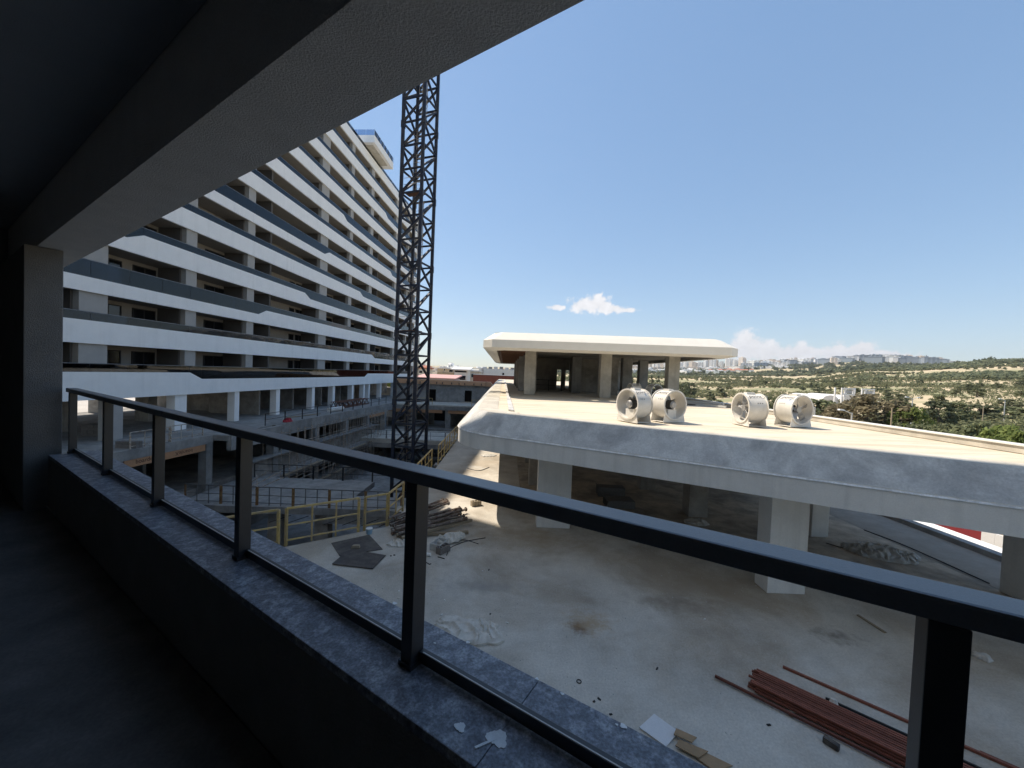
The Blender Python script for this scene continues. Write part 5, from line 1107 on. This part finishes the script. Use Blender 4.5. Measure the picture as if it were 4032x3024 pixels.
# scrub and woods: one mass
def scatter(name, n_, rr, az0, az1, hmin, hmax, cards, leafk, thr, seed, m, label, cat='shrubs', ns=.012):
    rnd = random.Random(seed); vs, fs = [], []; made = 0; tries = 0
    while made < n_ and tries < n_ * 12:
        tries += 1; a = R(rnd.uniform(az0, az1)); r_ = math.exp(rnd.uniform(math.log(rr[0]), math.log(rr[1]))); X, Y = r_ * math.sin(a), r_ * math.cos(a)
        f = noise.noise((X * ns, Y * ns, seed)) + .5 * noise.noise((X * ns * 3, Y * ns * 3, seed + 3))
        if f < thr + rnd.uniform(-.12, .12): continue
        if SITE[0] - 2 < X < SITE[1] + 9 and Y < SITE[3] + 2: continue
        h = rnd.uniform(hmin, hmax); z = tzs(X, Y); k = leafk * max(1.0, r_ / 320); v, ff = leafcards(Vector((X, Y, z + h * .45)), h * .72, cards, k, rnd, .72); o_ = len(vs); vs += v; fs += [tuple(i + o_ for i in q) for q in ff]; made += 1
    me = bpy.data.meshes.new(name); me.from_pydata([tuple(p) for p in vs], [], fs); return tag(link(name, me, m), label, cat, kind='stuff')
scatter('scrub', 6500, (70, 420), 6, 64, .8, 2.0, 16, .38, -.12, 2, 'leaf_scrub', 'low green scrub covering the dry slope beyond the roof')
scatter('scrub', 4600, (300, 1250), 4, 64, 1.3, 3.0, 12, .75, .02, 5, 'leaf_scrub', 'scrub on the middle distance of the hillside')
scatter('woodland', 5200, (420, 1500), 16, 64, 3, 5.5, 14, .9, .20, 9, 'leaf_dark', 'dark woods in belts across the far hillside', 'woods', .004)
scatter('woodland', 1500, (900, 3200), 2, 52, 5, 9, 10, 1.7, -.1, 14, 'leaf_dark', 'trees among the buildings of the far city', 'woods', .004)

# ================================================================== the far city on the ridge
def bmesh_tower(kind):
    mb = MB()
    if kind == 'tower': mb.box(WORLD, -.5, .5, -.32, .32, -.15, 1).box(WORLD, -.3, .3, -.5, .5, -.15, .985).box(WORLD, -.15, .15, -.15, .15, 1.001, 1.07)
    elif kind == 'slab': mb.box(WORLD, -.5, .5, -.5, .5, -.25, 1).box(WORLD, -.52, .52, -.52, .52, 1.001, 1.03).box(WORLD, -.35, -.15, -.2, .2, 1.031, 1.16).box(WORLD, .2, .35, -.2, .1, 1.031, 1.12)
    elif kind == 'low': mb.box(WORLD, -.5, .5, -.5, .5, -.4, 1).box(WORLD, -.2, .2, -.2, .2, 1.001, 1.3)
    elif kind == 'house': mb.box(WORLD, -.5, .5, -.5, .5, -.4, .7).add([(-.56, -.56, .7), (.56, -.56, .7), (.56, .56, .7), (-.56, .56, .7), (-.3, 0, 1.05), (.3, 0, 1.05)], [(0, 1, 5, 4), (2, 3, 4, 5), (1, 2, 5), (3, 0, 4), (3, 2, 1, 0)])
    return mb.mesh({'tower': 'apartment_tower', 'slab': 'office_building', 'low': 'low_building', 'house': 'house'}[kind])
CM = {}
def city(X, Y, w_, d_, h, kind, m, label, group, rz=None):
    key = (kind, m)
    if key not in CM:
        me = bmesh_tower(kind); me.materials.append(MATS[m])
        if kind == 'house':
            me.materials.append(MATS['roof_tile'])
            for p in me.polygons:
                if p.center.z > .71 and p.normal.z > .2: p.material_index = 1
        CM[key] = me
    me = CM[key]; o = link(me.name.split('.')[0], me, None); o.location = (X, Y, tz(X, Y)); o.scale = (w_, d_, h); o.rotation_euler[2] = -random.Random(X).uniform(.5, 1.0) if rz is None else rz
    return tag(o, label, 'building', group)
rnd = random.Random(33)
def ctry(x, depth): return ((x - PCX) / FOC * depth, depth)
def row(x0, x1, n_, dep, wr, hr, kind, mats, label, group):
    for i in range(n_):
        x = x0 + (x1 - x0) * (i + rnd.uniform(.1, .9)) / n_; dp = rnd.uniform(*dep); X, Y = ctry(x, dp); w_ = rnd.uniform(*wr); city(X, Y, w_, w_ * rnd.uniform(.7, 1.1), rnd.uniform(*hr), kind, rnd.choice(mats), label, group)
row(2380, 2930, 46, (1500, 2000), (14, 24), (26, 46), 'tower', ['city_white', 'city_white', 'city_beige'], 'pale high-rise apartment tower in the far city left of the pavilion roof corner', 'far apartment towers in the valley')
row(2480, 2900, 26, (1250, 1500), (20, 44), (8, 16), 'slab', ['city_white', 'city_low', 'city_beige'], 'mid-rise block below the far apartment towers', 'far mid-rise blocks in the valley')
row(2440, 2830, 16, (950, 1250), (24, 55), (5, 9), 'low', ['city_low'], 'low white industrial shed in the valley', 'far industrial sheds')
row(2780, 2960, 12, (1080, 1200), (11, 15), (8, 10), 'house', ['city_low'], 'red-roofed house in the far estate behind the dry field', 'far red-roofed houses')
row(2920, 3560, 34, (1500, 1800), (26, 46), (14, 26), 'slab', ['city_white', 'city_glass', 'city_glass', 'city_low'], 'office block at the foot of the far hill', 'far office blocks')
row(2960, 3480, 46, (1900, 2400), (18, 30), (12, 22), 'slab', ['city_white', 'city_white', 'city_beige'], 'apartment block on the slope of the far hill', 'far blocks on the slope')
row(3080, 3560, 24, (2600, 3000), (15, 24), (24, 40), 'tower', ['city_white', 'city_beige'], 'pale apartment tower on the crest of the far hill', 'far towers on the crest')
row(3540, 3900, 26, (1500, 1750), (14, 22), (18, 28), 'tower', ['city_white', 'city_beige', 'city_beige'], 'beige apartment tower on the ridge above the wooded hill', 'far towers on the ridge')
row(3400, 3740, 12, (1250, 1420), (26, 44), (16, 26), 'slab', ['city_glass', 'city_glass', 'city_white'], 'grey glass office block in front of the ridge towers', 'far glass offices')
row(2880, 3080, 12, (1380, 1480), (40, 80), (4, 6), 'low', ['city_low'], 'long low white shed in front of the far offices', 'far white sheds')
X, Y = ctry(3275, 1460); city(X, Y, 20, 18, 26, 'slab', 'city_beige', 'single orange-brown office block among the far white offices', None)
X, Y = ctry(3975, 640); city(X, Y, 28, 10, 4, 'low', 'city_low', 'single long white building on the crest of the wooded hill', None)

# ================================================================== nearer neighbours
def nb_house(name, X0, X1, Y, dep, z1, m, label, wins=(), roof=None, cat='house', z0=-1.6):
    r_ = empty(name, ((X0 + X1) / 2, Y + dep / 2, z0), label, cat)
    part('wall', MB().box(WORLD, X0, X1, Y, Y + dep, z0, z1), m, r_)
    for (wx, wz, ww, wh) in wins:
        f = part('window', MB().box(WORLD, wx, wx + ww, Y - .06, Y - .001, wz, wz + wh), 'house_white', r_); part('pane', MB().box(WORLD, wx + .12, wx + ww - .12, Y - .09, Y - .061, wz + .12, wz + wh - .12), 'window_dark', f)
    if roof:
        kind, mm, rise, ov = roof
        if kind == 'gable': rf = part('roof', MB().add([(X0 - ov, Y - ov, z1), (X1 + ov, Y - ov, z1), (X1 + ov, Y + dep + ov, z1), (X0 - ov, Y + dep + ov, z1), ((X0 + X1) / 2, Y - ov, z1 + rise), ((X0 + X1) / 2, Y + dep + ov, z1 + rise)], [(0, 1, 4), (1, 2, 5, 4), (3, 5, 2), (0, 4, 5, 3), (3, 2, 1, 0)]), mm, r_)
        elif kind == 'mono': rf = part('roof', MB().hexa([(X0 - ov, Y - ov, z1 + .01), (X1 + ov, Y - ov, z1 + .01), (X1 + ov, Y + dep, z1 + rise), (X0 - ov, Y + dep, z1 + rise), (X0 - ov, Y - ov, z1 + .3), (X1 + ov, Y - ov, z1 + .3), (X1 + ov, Y + dep, z1 + rise + .3), (X0 - ov, Y + dep, z1 + rise + .3)]), mm, r_)
        else: rf = part('roof', MB().box(WORLD, X0 - ov, X1 + ov, Y - ov, Y + dep + ov, z1 + .001, z1 + rise), mm, r_)
    return r_
def sx(x, Y): return (x - PCX + .04 * -50) / FOC * Y
def szz(x, y, Y): return CZ - (y - horizon(x)) / FOC * Y
# house with low gable, white annex in front
Yh = 118; h1 = nb_house('gabled_house', sx(1722, Yh), sx(1788, Yh), Yh, 12, szz(1750, 1452, Yh), 'house_cream', 'cream house with a flat gable roof and stone base behind the concrete block', [(sx(1768, Yh), szz(1768, 1466, Yh), 1.3, .9), (sx(1776, Yh) + .8, szz(1768, 1466, Yh), .9, .9), (sx(1746, Yh), szz(1746, 1461, Yh), .7, .7)], ('gable', 'roof_white', szz(1750, 1445, Yh) - szz(1750, 1452, Yh), 1.0))
part('stone_base', MB().box(WORLD, sx(1722, Yh) - .02, sx(1788, Yh) + .02, Yh - .12, Yh - .002, -1.5, szz(1750, 1467, Yh)), 'house_stone', h1)
part('chimney', MB().box(WORLD, sx(1757, Yh), sx(1763, Yh), Yh + 4, Yh + 4.6, szz(1757, 1447, Yh), szz(1757, 1438, Yh)), 'house_grey', h1)
Ya = 114; nb_house('white_annex', sx(1789, Ya), sx(1841, Ya), Ya, 8, szz(1815, 1458, Ya), 'house_white', 'white annex with a big dark window beside the cream gabled house', [(sx(1801, Ya), szz(1815, 1498, Ya), sx(1836, Ya) - sx(1801, Ya), 1.5), (sx(1790, Ya), szz(1815, 1468, Ya), sx(1839, Ya) - sx(1790, Ya), .75)], ('mono', 'roof_white', .8, .9))
Yp = 96; nb_house('pink_roof_shed', sx(1640, Yp), sx(1786, Yp), Yp, 12, szz(1715, 1492, Yp), 'house_grey', 'long shed with a pink sheet roof in front of the gabled house', [], ('mono', 'roof_pink', .75, .7), 'shed')
Yw = 150; nb_house('red_eaved_house', sx(1640, Yw), sx(1682, Yw), Yw, 10, szz(1660, 1452, Yw), 'house_cream', 'small cream house with a red eave right of the crane mast', [(sx(1650, Yw), szz(1650, 1470, Yw), 1.5, 1.2)], ('flat', 'roof_tile', .5, .5))
Yb = 100; nb_house('brick_wall_building', sx(1864, Yb), sx(2080, Yb), Yb, 6, szz(1930, 1478, Yb), 'brick_red', 'long windowless brick-red building behind the canopy roof', [], ('flat', 'house_grey', .15, .1), 'building')
Yg = 135; g_ = nb_house('grey_rooftop_block', sx(1886, Yg), sx(2050, Yg), Yg, 12, szz(1950, 1453, Yg), 'house_white', 'white block with rooftop equipment behind the brick-red building', [(sx(1977, Yg), szz(1950, 1477, Yg), .9, 1.0)], None, 'building')
for i in range(6): part('rooftop_unit', MB().box(WORLD, sx(1900 + i * 22, Yg), sx(1914 + i * 22, Yg), Yg + 1 + i % 2, Yg + 3, szz(1950, 1453, Yg), szz(1950, 1446 - (i * 5) % 4, Yg)), ['house_grey', 'steel_grey'][i % 2], g_)
part('ladder', MB().box(WORLD, sx(1898, Yg), sx(1898, Yg) + .08, Yg - .2, Yg - .1, -1, szz(1950, 1453, Yg)).box(WORLD, sx(1902, Yg), sx(1902, Yg) + .08, Yg - .2, Yg - .1, -1, szz(1950, 1453, Yg)), 'crane_rust', g_)
Yy = 125; nb_house('cream_flat_house', sx(1843, Yy), sx(1887, Yy), Yy, 8, szz(1865, 1463, Yy), 'house_cream', 'low cream house between the white annex and the white block', [(sx(1855, Yy), szz(1865, 1488, Yy), 1.2, 1.4)], ('flat', 'house_white', .4, .4))
rnd = random.Random(8)
for i in range(26):
    x = 1560 + i * 20 + rnd.uniform(-6, 6); Yf = rnd.uniform(190, 420); X = sx(x, Yf); city(X, Yf, rnd.uniform(9, 16), rnd.uniform(8, 12), rnd.uniform(4.5, 7.5) + (Yf - 190) * .012, rnd.choice(['low', 'house', 'slab']), rnd.choice(['city_low', 'city_white', 'city_beige']), 'low town house on the skyline behind the concrete block', 'town houses on the skyline')
# sunlit street side, seen through the arcade under the tall block
for i in range(7):
    X, Y = -70 - (i % 3) * 9, 18 + i * 11; nb_house('street_house', X, X + 9, Y, 8, 5.5 + i % 3, ['house_cream', 'house_white', 'house_stone'][i % 3], f'sunlit street house seen through the arcade, {ords[i]} from the left', [(X + 1 + k * 2.6, 1.2 + j * 2.6, 1.3, 1.3) for k in range(3) for j in range(2)], ('flat', 'roof_tile', .4, .5))
for i in range(7):        # their east fronts face the arcade
    pass
# barrel-roofed hall and two white frame towers among the trees
def arch_hall(X, Y, w_, L_, z0, hw, label):
    r_ = empty('barrel_hall', (X, Y, z0), label, 'hall'); K = 12; mb = MB(); vs = []
    for y in (Y, Y + L_): vs += [(X + w_ / 2 * math.cos(math.pi * i / K), y, z0 + hw + w_ * .28 * math.sin(math.pi * i / K)) for i in range(K + 1)]
    mb.add(vs, [(i, i + 1, i + K + 2, i + K + 1) for i in range(K)] + [tuple(range(K, -1, -1)), tuple(range(K + 1, 2 * K + 2))]); part('roof', mb, 'roof_white', r_)
    part('wall', MB().box(WORLD, X - w_ / 2, X + w_ / 2, Y + .05, Y + L_ - .05, z0 - 1, z0 + hw - .01), 'house_white', r_)
def zat(x, y, Y): return szz(x, y, Y)
Yk = 130
for i, x in enumerate((3275, 3345)): arch_hall(sx(x, Yk), Yk, 5.4, 16, zat(x, 1600, Yk), 2.2, ['barrel-roofed white hall, left bay, behind the large tree', 'barrel-roofed white hall, right bay, behind the large tree'][i])
nb_house('white_shed', sx(3410, Yk), sx(3520, Yk), Yk + 3, 9, zat(3470, 1586, Yk), 'house_white', 'flat white shed right of the barrel-roofed hall', [], ('flat', 'roof_white', .25, .3), 'shed', z0=-4)
def frame_tower(x0, x1, ytop, ybot, Y, label):
    X0, X1 = sx(x0, Y), sx(x1, Y); z1, z0 = szz((x0 + x1) / 2, ytop, Y), tz(X0, Y); r_ = empty('frame_tower', ((X0 + X1) / 2, Y, z0), label, 'sign tower', 'white frame towers'); w_ = X1 - X0; zb_ = szz(x0, ybot, Y)
    for X in (X0, X0 + w_ * .24, X1 - .35): part('leg', MB().box(WORLD, X, X + .35, Y, Y + .35, z0 - .5, z1), 'hoarding_white', r_)
    for X in (X0, X1 - .35): part('leg', MB().box(WORLD, X, X + .35, Y + 2.6, Y + 2.95, z0 - .5, z1), 'hoarding_white', r_)
    for z in (z1 - .45, zb_): part('frame_beam', MB().box(WORLD, X0 - .02, X1 + .02, Y - .02, Y + .37, z, z + .42), 'hoarding_white', r_)
    part('sign_panel', MB().box(WORLD, X0 + w_ * .3, X1 - .5, Y + .12, Y + .2, zb_ + .6, z1 - .7), 'house_grey', r_)
frame_tower(3317, 3366, 1528, 1555, 120, 'white frame tower with a pale panel above the trees, left one'); frame_tower(3396, 3447, 1531, 1558, 120, 'white frame tower with a pale panel above the trees, right one')
# street lamps and posts
def lamp(x, ytop, Y, label, arms=1, head=True, wood=False, r0=.09):
    X = sx(x, Y); z1 = szz(x, ytop, Y); z0 = tz(X, Y); r_ = empty('street_lamp' if head else 'wooden_post', (X, Y, z0), label, 'street lamp' if head else 'post')
    part('pole', MB().tube((X, Y, z0 - .3), (X, Y, z1), r0, 8, r2=r0 * .75), 'timber' if wood else 'lamp_grey', r_)
    if head:
        for s_ in ((1,) if arms == 1 else (1, -1)):
            part('arm', MB().tube((X, Y, z1 - .1), (X - .9 * s_, Y, z1 + .25), .05, 6), 'lamp_grey', r_); part('lamp_head', MB().hexa([(X - s_ * 1.45, Y - .16, z1 + .22), (X - s_ * .85, Y - .14, z1 + .18), (X - s_ * .85, Y + .14, z1 + .18), (X - s_ * 1.45, Y + .16, z1 + .22), (X - s_ * 1.35, Y - .1, z1 + .36), (X - s_ * .9, Y - .1, z1 + .32), (X - s_ * .9, Y + .1, z1 + .32), (X - s_ * 1.35, Y + .1, z1 + .36)]), 'hoarding_white', r_)
lamp(3597, 1570, 75, 'double-armed street lamp among the trees', 2); lamp(3519, 1606, 48, 'bare wooden post in front of the yellowish tree', head=False, wood=True, r0=.10); lamp(3024, 1560, 70, 'street lamp between the third and the rightmost fan'); lamp(3961, 1576, 85, 'street lamp with one curved arm at the far right'); lamp(3878, 1600, 70, 'short bare wooden post among the right-hand trees', head=False, wood=True)
lamp(3362, 1626, 40, 'near street lamp head rising just behind the roof kerb'); lamp(3215, 1604, 42, 'street lamp head right beside the rightmost fan')
# pylons on the skyline
for i, (x, y, Yd) in enumerate(((3640, 1398, 1400), (3893, 1402, 900), (3330, 1402, 2500))):
    X, Z = sx(x, Yd), tz(sx(x, Yd), Yd); ht = szz(x, y, Yd) - Z; r_ = empty('pylon', (X, Yd, Z), f'thin lattice pylon on the skyline, {["middle", "rightmost", "leftmost"][i]} of three', 'pylon', 'pylons on the skyline'); w_ = Yd * .0016
    for s_ in (-1, 1): part('leg', MB().bar((X + s_ * w_ * 2.2, Yd, Z - 2), (X, Yd, Z + ht), w_ * .5), 'steel_grey', r_)
    for t_ in (.72, .85): part('cross_arm', MB().bar((X - w_ * 4, Yd, Z + ht * t_), (X + w_ * 4, Yd, Z + ht * t_), w_ * .45), 'steel_grey', r_)

# ================================================================== air between here and the far city
hz = MB().box(WORLD, -4800, 4800, -500, 4800, -14.5, 420); hzo = link('haze', hz.mesh('haze'), None); tag(hzo, 'thin pale summer haze over the valley', 'haze', kind='stuff')
hm = bpy.data.materials.new('haze'); hm.use_nodes = True; ht = hm.node_tree; ht.nodes.clear(); pv = ht.nodes.new('ShaderNodeVolumePrincipled'); pv.inputs['Color'].default_value = (.92, .95, 1, 1); pv.inputs['Density'].default_value = 0.00009; pv.inputs['Anisotropy'].default_value = 0.3
ho_ = ht.nodes.new('ShaderNodeOutputMaterial'); ht.links.new(pv.outputs[0], ho_.inputs['Volume']); hzo.data.materials.append(hm)

# grit and crumbs all over the terrace: nobody could count them
def grit():
    rnd = random.Random(77); vs, fs = [], []
    for _ in range(2600):
        X = rnd.uniform(-6, 9); Y = rnd.uniform(3.2, 15); p = RO.inv((X, Y, 0))[1]
        if p < 2.2 or (X < -4.3 and Y > 13) or (Y > 13 + (X + 4.1) * .72 and X < -3.9): continue
        if noise.noise((X * .5, Y * .5, 4)) < rnd.uniform(-.5, .5): continue
        s_ = rnd.choice((.006, .008, .01, .014, .02)) * rnd.uniform(.7, 1.2); a = rnd.uniform(0, 6.28); i = len(vs)
        for k in range(4): vs.append((X + s_ * math.cos(a + k * 1.57) * rnd.uniform(.6, 1.2), Y + s_ * math.sin(a + k * 1.57) * rnd.uniform(.6, 1.2), .002))
        vs.append((X, Y, .002 + s_ * .8)); fs += [(i, i + 1, i + 4), (i + 1, i + 2, i + 4), (i + 2, i + 3, i + 4), (i + 3, i, i + 4)]
    me = bpy.data.meshes.new('grit'); me.from_pydata(vs, [], fs); tag(link('grit', me, 'tarp_grey'), 'fine grit and crumbs scattered on the terrace floor', 'grit', kind='stuff')
grit()
